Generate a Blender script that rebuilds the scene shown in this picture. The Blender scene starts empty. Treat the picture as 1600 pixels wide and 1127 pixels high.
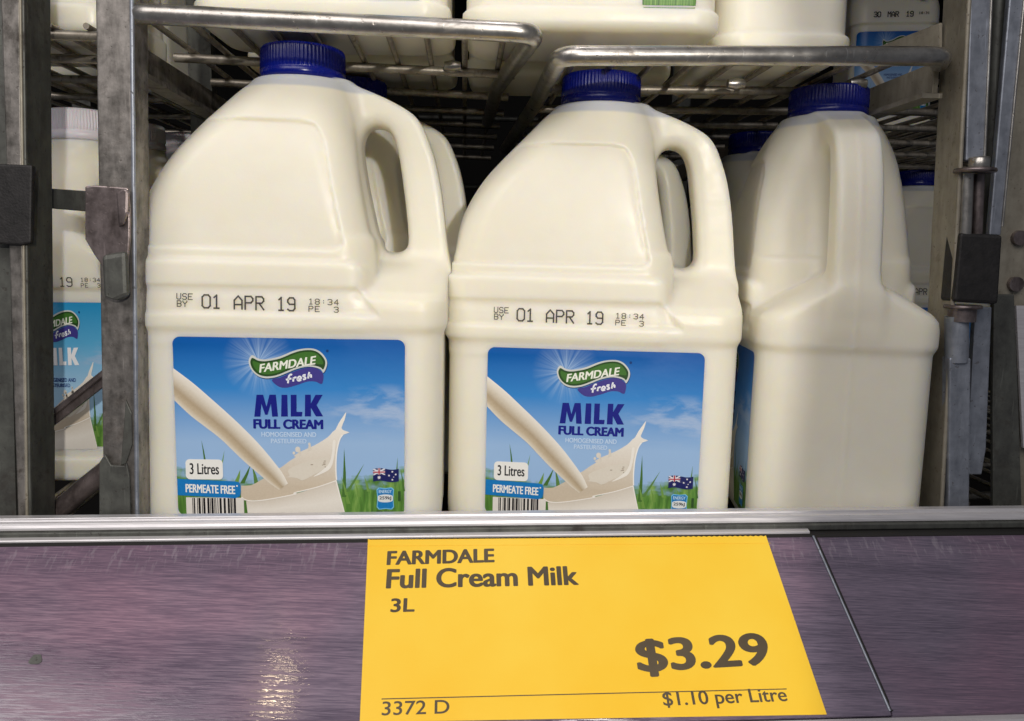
import bpy, math, random
import numpy as np
from math import sin, cos, pi, radians
from mathutils import Vector, Matrix
from mathutils.geometry import tessellate_polygon

random.seed(7)
SC = bpy.context.scene
COL = SC.collection

# ------------------------------------------------------------------ camera
FPX, EYE, PITCH, ROLL = 1256.0, 0.142, radians(7.6), radians(0.8)
cam_data = bpy.data.cameras.new('camera')
cam = bpy.data.objects.new('camera', cam_data)
COL.objects.link(cam)
cam_data.sensor_width = 36.0
cam_data.lens = FPX / 1600.0 * 36.0
cam_data.clip_start = 0.01
cam_data.clip_end = 30.0
fwd = Vector((0, cos(PITCH), -sin(PITCH)))
rgt = Vector((1, 0, 0))
upv = rgt.cross(fwd)
r2 = rgt * cos(ROLL) + upv * sin(ROLL)
u2 = -rgt * sin(ROLL) + upv * cos(ROLL)
m = Matrix((r2, u2, -fwd)).transposed().to_4x4()
m.translation = (0, 0, EYE)
cam.matrix_world = m
SC.camera = cam

# ------------------------------------------------------------------ world, lamps, exposure
world = bpy.data.worlds.new('World')
SC.world = world
world.use_nodes = True
bg = world.node_tree.nodes['Background']
bg.inputs[0].default_value = (0.80, 0.86, 1.0, 1)
bg.inputs[1].default_value = 0.08

def aim(o, target):
    o.rotation_euler = (Vector(target) - o.location).to_track_quat('-Z', 'Y').to_euler()

def area(name, loc, target, sx, sy, power, col):
    l = bpy.data.lights.new(name, 'AREA')
    l.shape = 'RECTANGLE'; l.size = sx; l.size_y = sy
    l.energy = power; l.color = col
    o = bpy.data.objects.new(name, l); COL.objects.link(o)
    o.location = loc; aim(o, target)
    return o

area('aisle_lamp', (-0.35, -0.62, 0.98), (-0.05, 0.42, 0.10), 1.5, 0.80, 10.5, (1.0, 0.945, 0.93))
area('ceiling_lamp', (-0.37, -0.20, 1.25), (-0.2, 0.36, 0.0), 0.016, 0.05, 0.17, (1.0, 0.78, 0.50))
sp = bpy.data.lights.new('shadow_edge_spot', 'SPOT')
sp.energy = 19.6; sp.color = (1.0, 0.94, 0.86); sp.spot_size = radians(88.8); sp.spot_blend = 0.012; sp.shadow_soft_size = 0.014
spo = bpy.data.objects.new('shadow_edge_spot', sp); COL.objects.link(spo)
spo.location = (0.25, -0.62, 0.36); aim(spo, (-1.0, 0.42, 0.10))  # added key spot; its cone edge imitates a shadow across the right jug

dl = bpy.data.lights.new('ticket_fill_spot', 'SPOT')
dl.energy = 4.0; dl.color = (1.0, 0.93, 0.95); dl.spot_size = radians(24); dl.spot_blend = 0.9; dl.shadow_soft_size = 0.05
dlo = bpy.data.objects.new('ticket_fill_spot', dl); COL.objects.link(dlo)
dlo.location = (0.06, 0.32, 1.25); aim(dlo, (0.04, 0.345, -0.03))  # added fill spot that brightens the ticket and price channel

vs = SC.view_settings
vs.view_transform = 'Standard'; vs.look = 'None'; vs.exposure = 0.2; vs.gamma = 1.0
vs.use_curve_mapping = False
SC.cycles.use_denoising = True
SC.cycles.max_bounces = 10
SC.cycles.diffuse_bounces = 5
SC.cycles.sample_clamp_indirect = 6.0

# ------------------------------------------------------------------ small helpers
def at(px, py, Y):
    """point at depth Y seen at a photo pixel"""
    a, b = (px - 800) / FPX, (py - 563.5) / FPX
    a, b = a * cos(ROLL) + b * sin(ROLL), -a * sin(ROLL) + b * cos(ROLL)
    dy = cos(PITCH) - b * sin(PITCH); dz = -(sin(PITCH) + b * cos(PITCH))
    t = Y / dy
    return Vector((a * t, Y, EYE + dz * t))

def lin(r, g, b):
    f = lambda c: (c / 255 / 12.92) if c / 255 <= 0.04045 else ((c / 255 + 0.055) / 1.055) ** 2.4
    return (f(r), f(g), f(b), 1.0)

def tag(o, label=None, cat=None, group=None, kind=None):
    for k, v in (('label', label), ('category', cat), ('group', group), ('kind', kind)):
        if v: o[k] = v
    return o

def empty(name, loc=(0, 0, 0), rz=0.0):
    o = bpy.data.objects.new(name, None); COL.objects.link(o)
    o.location = loc; o.rotation_euler = (0, 0, rz); o.empty_display_size = 0.02
    return o

def dup(o, parent=None):
    c = o.copy(); COL.objects.link(c)
    for k in ('label',):
        if k in c.keys() and parent is None: del c[k]
    if parent is not None:
        c.parent = parent; c.matrix_parent_inverse = o.matrix_parent_inverse.copy()
    for ch in list(o.children): dup(ch, c)
    return c

class MB:
    """collects shapes, links them as ONE mesh object"""
    def __init__(s): s.v = []; s.f = []; s.sm = []; s.c = []; s.mi = []; s.cur = 0
    def add(s, verts, faces, smooth=False, cols=None):
        n = len(s.v); s.v += [tuple(p) for p in verts]
        s.f += [tuple(i + n for i in f) for f in faces]
        s.sm += [smooth] * len(faces); s.mi += [s.cur] * len(faces)
        s.c += list(cols) if cols is not None else [(1, 1, 1, 1)] * len(verts)
        return s
    def box(s, c, d, M=None):
        x, y, z = [q / 2 for q in d]
        P = [Vector((i * x, j * y, k * z)) for i in (-1, 1) for j in (-1, 1) for k in (-1, 1)]
        if M is not None: P = [M @ p for p in P]
        P = [p + Vector(c) for p in P]
        return s.add(P, [(0, 1, 3, 2), (4, 6, 7, 5), (0, 4, 5, 1), (2, 3, 7, 6), (0, 2, 6, 4), (1, 5, 7, 3)])
    def hexa(s, P):
        """8 corners: near quad (4, ccw) then far quad (4)"""
        return s.add(P, [(0, 1, 2, 3), (7, 6, 5, 4), (0, 4, 5, 1), (1, 5, 6, 2), (2, 6, 7, 3), (3, 7, 4, 0)])
    def prism(s, poly, d):
        """polygon (3-D points) extruded along d"""
        n = len(poly); P = [Vector(p) for p in poly]; d = Vector(d)
        tris = tessellate_polygon([P])
        V = P + [p + d for p in P]
        F = [tuple(t) for t in tris] + [tuple(i + n for i in reversed(t)) for t in tris]
        F += [(i, i + n, (i + 1) % n + n, (i + 1) % n) for i in range(n)]
        return s.add(V, F)
    def tube(s, path, r, n=14, cap=True):
        P = [Vector(p) for p in path]; R = r if isinstance(r, (list, tuple)) else [r] * len(P)
        V = []; F = []; up = None
        for i, p in enumerate(P):
            t = (P[min(i + 1, len(P) - 1)] - P[max(i - 1, 0)]).normalized()
            if up is None:
                up = t.orthogonal().normalized()
            up = (up - t * up.dot(t)).normalized(); w = t.cross(up)
            V += [p + (up * cos(2 * pi * k / n) + w * sin(2 * pi * k / n)) * R[i] for k in range(n)]
        for i in range(len(P) - 1):
            for k in range(n):
                a, b = i * n + k, i * n + (k + 1) % n
                F.append((a, b, b + n, a + n))
        s.add(V, F, True)
        if cap:
            for i0, q in ((0, P[0]), ((len(P) - 1) * n, P[-1])):
                ring = V[i0:i0 + n]
                s.add(ring, [tuple(range(n))])
        return s
    def lathe(s, prof, n=64, c=(0, 0, 0), rib=None):
        V = []; F = []
        for j, (r, z) in enumerate(prof):
            for k in range(n):
                rr = r + (rib(j, k) if rib else 0)
                V.append((c[0] + rr * cos(2 * pi * k / n), c[1] + rr * sin(2 * pi * k / n), c[2] + z))
        for j in range(len(prof) - 1):
            for k in range(n):
                a, b = j * n + k, j * n + (k + 1) % n
                F.append((a, b, b + n, a + n))
        s.add(V, F, True)
        return s
    def build(s, name, mats, parent=None, bevel=0.0, auto=35):
        me = bpy.data.meshes.new(name); me.from_pydata(s.v, [], s.f)
        me.polygons.foreach_set('use_smooth', s.sm)
        for mt in (mats if isinstance(mats, (list, tuple)) else [mats]): me.materials.append(mt)
        me.polygons.foreach_set('material_index', s.mi)
        if any(c != (1, 1, 1, 1) for c in s.c):
            a = me.color_attributes.new('Col', 'FLOAT_COLOR', 'POINT')
            a.data.foreach_set('color', np.array(s.c, dtype=np.float32).ravel())
        me.update()
        o = bpy.data.objects.new(name, me); COL.objects.link(o)
        if parent is not None: o.parent = parent
        if bevel:
            b = o.modifiers.new('bevel', 'BEVEL'); b.width = bevel; b.segments = 2; b.limit_method = 'ANGLE'; b.angle_limit = radians(40)
        return o

def rounded_path(pts, rad, n=6):
    P = [Vector(p) for p in pts]; out = [P[0]]
    for i in range(1, len(P) - 1):
        a = (P[i - 1] - P[i]); b = (P[i + 1] - P[i])
        r = min(rad, a.length * .45, b.length * .45)
        p0 = P[i] + a.normalized() * r; p2 = P[i] + b.normalized() * r
        for k in range(n + 1):
            t = k / n
            out.append(p0 * (1 - t) ** 2 + P[i] * 2 * t * (1 - t) + p2 * t * t)
    out.append(P[-1]); return out

# ------------------------------------------------------------------ materials
class NT:
    def __init__(s, name):
        s.m = bpy.data.materials.new(name); s.m.use_nodes = True
        s.t = s.m.node_tree; s.b = s.t.nodes['Principled BSDF']; s.out = s.t.nodes['Material Output']
    def n(s, typ, **kw):
        x = s.t.nodes.new(typ)
        for k, v in kw.items():
            if k.startswith('i_'): x.inputs[k[2:].replace('_', ' ')].default_value = v
            else: setattr(x, k, v)
        return x
    def l(s, a, b): s.t.links.new(a, b)
    def set(s, **kw):
        for k, v in kw.items(): s.b.inputs[k.replace('_', ' ')].default_value = v
        return s
    def coord(s, scale=(1, 1, 1), kind='Object'):
        c = s.n('ShaderNodeTexCoord'); mp = s.n('ShaderNodeMapping')
        mp.inputs['Scale'].default_value = scale
        s.l(c.outputs[kind], mp.inputs['Vector']); return mp.outputs[0]
    def noise(s, vec, scale, detail=4.0, rough=0.55, dist=0.0):
        x = s.n('ShaderNodeTexNoise'); x.inputs['Scale'].default_value = scale
        x.inputs['Detail'].default_value = detail; x.inputs['Roughness'].default_value = rough
        x.inputs['Distortion'].default_value = dist
        s.l(vec, x.inputs['Vector']); return x.outputs['Fac']
    def ramp(s, fac, stops, interp='LINEAR'):
        x = s.n('ShaderNodeValToRGB'); x.color_ramp.interpolation = interp
        e = x.color_ramp.elements
        while len(e) < len(stops): e.new(0.5)
        for q, (p, c) in zip(e, stops): q.position = p; q.color = c if len(c) == 4 else (*c, 1)
        s.l(fac, x.inputs[0]); return x.outputs[0]
    def mix(s, fac, a, b, blend='MIX'):
        x = s.n('ShaderNodeMix', data_type='RGBA', blend_type=blend)
        for sock, v in ((x.inputs[0], fac), (x.inputs[6], a), (x.inputs[7], b)):
            if hasattr(v, 'default_value'): s.l(v, sock)
            else: sock.default_value = v
        return x.outputs[2]
    def math(s, op, a, b=0.0, c=None, clamp=False):
        x = s.n('ShaderNodeMath', operation=op); x.use_clamp = clamp
        for i, v in enumerate((a, b) + ((c,) if c is not None else ())):
            if hasattr(v, 'default_value'): s.l(v, x.inputs[i])
            else: x.inputs[i].default_value = v
        return x.outputs[0]
    def bump(s, h, strength, dist=0.001):
        x = s.n('ShaderNodeBump'); x.inputs['Strength'].default_value = strength; x.inputs['Distance'].default_value = dist
        s.l(h, x.inputs['Height']); s.l(x.outputs[0], s.b.inputs['Normal'])
    def base(s, c): s.l(c, s.b.inputs['Base Color'])
    def rough(s, c): s.l(c, s.b.inputs['Roughness'])

def mat_milk_plastic():
    """translucent bottle plastic full of milk; above the milk line the empty neck is greyer"""
    t = NT('milk_plastic')
    v = t.coord()
    sep = t.n('ShaderNodeSeparateXYZ'); t.l(v, sep.inputs[0])
    line = t.n('ShaderNodeMapRange'); line.interpolation_type = 'SMOOTHSTEP'
    line.inputs['From Min'].default_value = 0.2345; line.inputs['From Max'].default_value = 0.2365
    t.l(sep.outputs[2], line.inputs['Value'])
    blot = t.noise(v, 38.0, 3.0)
    milk = t.ramp(blot, [(0.3, (0.875, 0.835, 0.70)), (0.7, (0.895, 0.86, 0.745))])
    t.base(t.mix(line.outputs[0], milk, (0.62, 0.64, 0.66, 1)))
    t.set(IOR=1.47, Subsurface_Weight=1.0, Subsurface_Scale=0.0100, Subsurface_Radius=(1.0, 0.85, 0.42))
    r = t.ramp(t.noise(v, 120.0, 3.0), [(0.3, (0.31,) * 3), (0.7, (0.46,) * 3)])
    t.rough(r)
    a = t.noise(v, 900.0, 2.0, 0.6)
    b = t.noise(t.coord((1, 1, 2.5)), 45.0, 2.0)
    t.bump(t.math('ADD', t.math('MULTIPLY', a, 0.10), t.math('MULTIPLY', b, 0.5)), 0.55, 0.0006)
    return t.m

def mat_simple(name, col, rough=0.5, metal=0.0, var=0.15, scale=60.0, bump=0.0, coat=0.0, spec=0.5):
    t = NT(name); v = t.coord()
    c = Vector(col[:3])
    f = t.noise(v, scale, 5.0)
    t.base(t.ramp(f, [(0.3, tuple(c * (1 - var))), (0.7, tuple(c * (1 + var)))]))
    t.set(Roughness=rough, Metallic=metal, Coat_Weight=coat, Specular_IOR_Level=spec)
    if bump: t.bump(t.noise(v, scale * 4, 3.0), bump, 0.0005)
    return t.m

def mat_galv(name, light, dark, stain, metal=0.75, r0=0.28, r1=0.55, amount=0.55, streak=(1, 1, 0.25)):
    """worn galvanised steel: zinc blotches, streaks, brown grime and small pits"""
    t = NT(name)
    v = t.coord(); vs_ = t.coord(streak)
    blot = t.noise(v, 130.0, 8.0, 0.68)
    strk = t.noise(vs_, 140.0, 4.0, 0.6)
    k = t.math('MULTIPLY_ADD', strk, 0.5, t.math('MULTIPLY', blot, 0.5))
    c = t.ramp(k, [(0.36, dark), (0.62, light)])
    grime = t.ramp(t.noise(v, 48.0, 8.0, 0.72, 0.4), [(amount, (0, 0, 0)), (amount + 0.14, (1, 1, 1))])
    pits = t.ramp(t.noise(v, 420.0, 2.0), [(0.66, (0, 0, 0)), (0.72, (1, 1, 1))])
    mask = t.math('MAXIMUM', grime, t.math('MULTIPLY', pits, 0.7))
    scr = t.ramp(t.noise(t.coord((1, 1, 0.06)), 520.0, 2.0, 0.5, 0.4), [(0.67, (0, 0, 0)), (0.73, (1, 1, 1))])
    c = t.mix(t.math('MULTIPLY', scr, 0.35), c, tuple(min(1, q * 1.9) for q in light[:3]) + (1,))
    t.base(t.mix(t.math('MULTIPLY', mask, 0.85), c, stain))
    t.l(t.math('MULTIPLY_ADD', mask, -0.6 * metal, metal), t.b.inputs['Metallic'])
    t.rough(t.math('MULTIPLY_ADD', blot, r1 - r0, t.math('MULTIPLY_ADD', mask, 0.25, r0)))
    t.bump(t.math('ADD', blot, t.math('MULTIPLY', pits, -0.6)), 0.25, 0.0005)
    return t.m

M = {}
M['milk'] = mat_milk_plastic()
def mat_cap(name, col, rough, sss):
    t = NT(name); t.set(Base_Color=col, Roughness=rough, Subsurface_Weight=sss, Subsurface_Scale=0.002)
    v = t.coord(); t.rough(t.ramp(t.noise(v, 300, 3), [(0.3, (rough - .06,) * 3), (0.7, (rough + .1,) * 3)]))
    return t.m
M['cap_blue'] = mat_cap('blue_cap_plastic', (0.002, 0.008, 0.19, 1), 0.22, 0.0)
M['cap_white'] = mat_cap('white_cap_plastic', (0.84, 0.80, 0.85, 1), 0.38, 0.3)
M['post'] = mat_galv('worn_galvanised_post', (0.36, 0.335, 0.31), (0.095, 0.088, 0.078), (0.034, 0.026, 0.021, 1), 0.72, 0.28, 0.55, 0.54)
M['post_blue'] = mat_galv('bluish_galvanised_angle', (0.40, 0.43, 0.49), (0.22, 0.24, 0.28), (0.05, 0.042, 0.04, 1), 0.6, 0.34, 0.55, 0.62)
M['post_dark'] = mat_galv('dark_grimy_steel', (0.13, 0.135, 0.12), (0.07, 0.07, 0.065), (0.03, 0.024, 0.02, 1), 0.5, 0.4, 0.65, 0.55)
M['bronze'] = mat_galv('oily_brown_steel', (0.30, 0.25, 0.245), (0.10, 0.08, 0.075), (0.028, 0.02, 0.018, 1), 0.7, 0.22, 0.45, 0.56)
M['chrome'] = mat_galv('worn_zinc_tube', (0.56, 0.54, 0.50), (0.34, 0.32, 0.29), (0.09, 0.065, 0.045, 1), 0.9, 0.20, 0.42, 0.60, (0.35, 1, 1))
M['wire'] = mat_galv('dull_wire', (0.46, 0.42, 0.35), (0.24, 0.21, 0.17), (0.06, 0.045, 0.03, 1), 0.7, 0.3, 0.55, 0.55)
M['plate'] = mat_galv('beige_stained_plate', (0.38, 0.35, 0.28), (0.25, 0.225, 0.175), (0.10, 0.075, 0.05, 1), 0.35, 0.4, 0.6, 0.60)
M['rubber'] = mat_simple('black_rubber', (0.012, 0.011, 0.011), 0.62, 0, 0.5, 220, 0.5)
M['alu'] = None
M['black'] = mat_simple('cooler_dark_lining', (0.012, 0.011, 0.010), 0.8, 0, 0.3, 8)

t = NT('brushed_aluminium'); v = t.coord((0.02, 1, 1))
f_ = t.noise(v, 900, 4, 0.6)
t.base(t.ramp(f_, [(0.3, (0.64, 0.62, 0.635)), (0.7, (0.78, 0.765, 0.775))]))
t.set(Metallic=0.45); t.rough(t.ramp(t.noise(t.coord((0.05, 1, 1)), 300, 3), [(0.3, (0.26,) * 3), (0.7, (0.42,) * 3)]))
M['alu'] = t.m

# dark channel backing behind scuffed plastic; purple-pink reflections painted into its colour
def mat_strip(name, seed):
    t = NT(name)
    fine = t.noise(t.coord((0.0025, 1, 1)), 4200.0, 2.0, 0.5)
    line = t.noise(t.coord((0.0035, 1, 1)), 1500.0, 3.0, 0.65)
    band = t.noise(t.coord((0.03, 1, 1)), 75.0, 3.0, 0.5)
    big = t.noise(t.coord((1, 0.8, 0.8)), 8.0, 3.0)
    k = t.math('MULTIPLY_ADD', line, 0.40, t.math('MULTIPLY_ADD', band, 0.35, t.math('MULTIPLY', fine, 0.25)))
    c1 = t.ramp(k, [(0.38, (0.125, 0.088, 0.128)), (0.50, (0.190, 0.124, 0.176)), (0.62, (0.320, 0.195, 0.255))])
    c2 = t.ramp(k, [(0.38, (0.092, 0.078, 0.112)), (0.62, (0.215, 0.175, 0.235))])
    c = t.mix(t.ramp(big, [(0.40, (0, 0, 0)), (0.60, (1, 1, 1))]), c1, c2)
    # pale upright ticks along the top, fading downwards
    sv = t.coord((1, 0.25, 0.25)); up = t.noise(sv, 480.0, 3.0, 0.6, 0.12)
    z_ = t.n('ShaderNodeSeparateXYZ'); t.l(t.coord(), z_.inputs[0])
    top = t.n('ShaderNodeMapRange'); top.inputs['From Min'].default_value = -0.0125; top.inputs['From Max'].default_value = -0.005
    t.l(z_.outputs[2], top.inputs['Value'])
    tick = t.math('MULTIPLY', t.math('MULTIPLY', t.ramp(up, [(0.55, (0, 0, 0)), (0.66, (1, 1, 1))]), top.outputs[0]), 0.26)
    c = t.mix(tick, c, (0.42, 0.38, 0.42, 1))
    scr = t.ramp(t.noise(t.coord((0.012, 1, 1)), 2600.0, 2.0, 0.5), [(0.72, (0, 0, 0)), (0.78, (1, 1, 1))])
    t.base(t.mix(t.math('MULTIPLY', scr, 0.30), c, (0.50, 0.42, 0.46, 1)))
    t.rough(t.ramp(line, [(0.44, (0.035,) * 3), (0.56, (0.20,) * 3)]))
    t.l(t.ramp(line, [(0.46, (0.95,) * 3), (0.54, (0.35,) * 3)]), t.b.inputs['Specular IOR Level'])
    t.set(Specular_IOR_Level=0.75, Anisotropic=0.75)
    tg_ = t.n('ShaderNodeCombineXYZ')
    for i, q in enumerate((0.047, -0.757, -0.652)): tg_.inputs[i].default_value = q
    t.l(tg_.outputs[0], t.b.inputs['Tangent'])
    t.bump(t.math('MULTIPLY_ADD', line, 0.8, t.math('MULTIPLY', fine, 0.25)), 0.09, 0.0003)
    return t.m
M['strip'] = mat_strip('scuffed_channel_reflection_tint', 0)

t = NT('yellow_ticket_card'); v = t.coord((0.1, 1, 1))
sm = t.noise(t.coord(), 11.0, 4.0)
t.base(t.ramp(sm, [(0.35, (0.93, 0.56, 0.022)), (0.65, (0.95, 0.63, 0.05))]))
t.set(Coat_Weight=0.45, Coat_Roughness=0.30, Specular_IOR_Level=0.3); t.set(Roughness=0.55)
t.bump(t.noise(v, 260, 3), 0.06, 0.0005)
M['card'] = t.m
M['ticket_ink'] = mat_simple('ticket_ink', (0.085, 0.062, 0.032), 0.5, 0, 0.25, 30, 0, 0.35)
M['ink'] = mat_simple('black_printer_ink', (0.045, 0.042, 0.040), 0.6, 0, 0.6, 500)

def mat_print():
    t = NT('printed_artwork')
    a = t.n('ShaderNodeVertexColor'); a.layer_name = 'Col'
    g = t.noise(t.coord(), 900, 2)
    t.base(t.mix(0.10, a.outputs[0], t.ramp(g, [(0.3, (0.2,) * 3), (0.7, (0.9,) * 3)]), 'SOFT_LIGHT'))
    t.set(Roughness=0.42, Specular_IOR_Level=0.3)
    return t.m
M['print'] = mat_print()

def mat_label(name, W, H, top, mid, low, burst=(0.49, 0.865)):
    """printed sky, cloud wisps, sun rays behind the badge and blurred grass; UV = label face 0..1"""
    t = NT(name)
    uv = t.n('ShaderNodeUVMap'); uv.uv_map = 'face'
    sep = t.n('ShaderNodeSeparateXYZ'); t.l(uv.outputs[0], sep.inputs[0])
    X, Y = sep.outputs[0], sep.outputs[1]
    sky = t.ramp(Y, [(0.05, low), (0.42, low), (0.72, mid), (0.98, top)])
    mp = t.n('ShaderNodeMapping'); mp.inputs['Scale'].default_value = (3.2, 7.0, 1); mp.inputs['Rotation'].default_value = (0, 0, radians(-9))
    t.l(uv.outputs[0], mp.inputs[0])
    cl = t.noise(mp.outputs[0], 1.5, 6.0, 0.6, 0.3)
    dx = t.math('SUBTRACT', X, 0.93); dy = t.math('SUBTRACT', Y, 0.60)
    d2 = t.math('ADD', t.math('MULTIPLY', t.math('MULTIPLY', dx, dx), 9.0), t.math('MULTIPLY', t.math('MULTIPLY', dy, dy), 38.0))
    cm = t.math('SUBTRACT', 1.0, d2, clamp=True)
    cloud = t.math('MULTIPLY', t.ramp(cl, [(0.46, (0, 0, 0)), (0.62, (1, 1, 1))]), cm)
    c = t.mix(t.math('MULTIPLY', cloud, 0.75), sky, lin(176, 196, 224))
    # rays
    bx = t.math('MULTIPLY', t.math('SUBTRACT', X, burst[0] - 0.125), W / H); by = t.math('SUBTRACT', Y, burst[1] + 0.005)
    ang = t.math('ARCTAN2', by, bx)
    rad = t.math('SQRT', t.math('ADD', t.math('MULTIPLY', bx, bx), t.math('MULTIPLY', by, by)))
    av = t.n('ShaderNodeCombineXYZ'); t.l(ang, av.inputs[0])
    rays = t.ramp(t.noise(av.outputs[0], 5.5, 2.0, 0.6), [(0.38, (0.15,) * 3), (0.66, (1, 1, 1))])
    fall = t.ramp(rad, [(0.03, (1, 1, 1)), (0.10, (0.42,) * 3), (0.20, (0, 0, 0))])
    c = t.mix(t.math('MULTIPLY', t.math('MULTIPLY', rays, fall), 0.85), c, lin(196, 222, 245))
    # grass at the foot
    gm = t.n('ShaderNodeMapping'); gm.inputs['Scale'].default_value = (34, 4.0, 1); t.l(uv.outputs[0], gm.inputs[0])
    blades = t.noise(gm.outputs[0], 1.0, 3.0, 0.6, 0.4)
    edge = t.noise(mp.outputs[0], 2.4, 3.0)
    hgt = t.math('MULTIPLY_ADD', t.math('ABSOLUTE', t.math('SUBTRACT', X, 0.55)), 0.20, 0.09)
    lim = t.math('MULTIPLY_ADD', t.math('SUBTRACT', edge, 0.5), 0.22, t.math('MULTIPLY_ADD', blades, 0.10, hgt))
    gmask = t.n('ShaderNodeMapRange'); gmask.interpolation_type = 'SMOOTHSTEP'
    gmask.inputs['From Min'].default_value = 0.05; gmask.inputs['From Max'].default_value = -0.035
    t.l(t.math('SUBTRACT', Y, lim), gmask.inputs['Value'])
    green = t.ramp(blades, [(0.3, lin(58, 98, 40)), (0.5, lin(92, 140, 58)), (0.72, lin(142, 178, 92))])
    c = t.mix(gmask.outputs[0], c, green)
    t.base(c)
    t.set(Roughness=0.36, Specular_IOR_Level=0.38)
    t.bump(t.noise(t.coord(), 55, 3), 0.22, 0.0012)
    return t.m
M['label_full'] = mat_label('full_cream_label', 121, 96, lin(0, 90, 172), lin(52, 134, 206), lin(154, 188, 226))
M['label_light'] = mat_label('light_milk_label', 92, 92, lin(40, 150, 205), lin(90, 175, 220), lin(165, 205, 235))

# ------------------------------------------------------------------ blow-moulded bottle bodies: implicit surface -> quads
def smoothmin(a, b, k):
    h = np.clip(0.5 + 0.5 * (b - a) / k, 0, 1); return b + (a - b) * h - k * h * (1 - h)
def smoothmax(a, b, k): return -smoothmin(-a, -b, k)
def sstep(x, a, b):
    t_ = np.clip((x - a) / (b - a), 0, 1); return t_ * t_ * (3 - 2 * t_)
def rrect(px, py, hx, hy, r):
    qx = np.abs(px) - (hx - r); qy = np.abs(py) - (hy - r)
    return np.sqrt(np.maximum(qx, 0) ** 2 + np.maximum(qy, 0) ** 2) + np.minimum(np.maximum(qx, qy), 0) - r
def poly_sd(X, Z, P):
    d = np.full(X.shape, 1e9, np.float32); s_ = np.ones(X.shape, np.float32); n = len(P)
    for i in range(n):
        ax, az = P[i]; bx, bz = P[i - 1]
        ex, ez = bx - ax, bz - az; wx, wz = X - ax, Z - az
        tt = np.clip((wx * ex + wz * ez) / (ex * ex + ez * ez), 0, 1)
        d = np.minimum(d, (wx - ex * tt) ** 2 + (wz - ez * tt) ** 2)
        c1 = Z >= az; c2 = Z < bz; c3 = ex * wz > ez * wx
        s_ = np.where((c1 & c2 & c3) | (~c1 & ~c2 & ~c3), -s_, s_)
    return s_ * np.sqrt(d)
def catmull(P, n=5, closed=True):
    out = []; N = len(P)
    for i in range(N if closed else N - 1):
        p0, p1, p2, p3 = [np.array(P[(i + k) % N] if closed else P[min(max(i + k, 0), N - 1)], float) for k in (-1, 0, 1, 2)]
        for j in range(n):
            q = j / n
            out.append(tuple(0.5 * (2 * p1 + (p2 - p0) * q + (2 * p0 - 5 * p1 + 4 * p2 - p3) * q * q + (3 * p1 - p0 - 3 * p2 + p3) * q ** 3)))
    if not closed: out.append(tuple(P[-1]))
    return out

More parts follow.
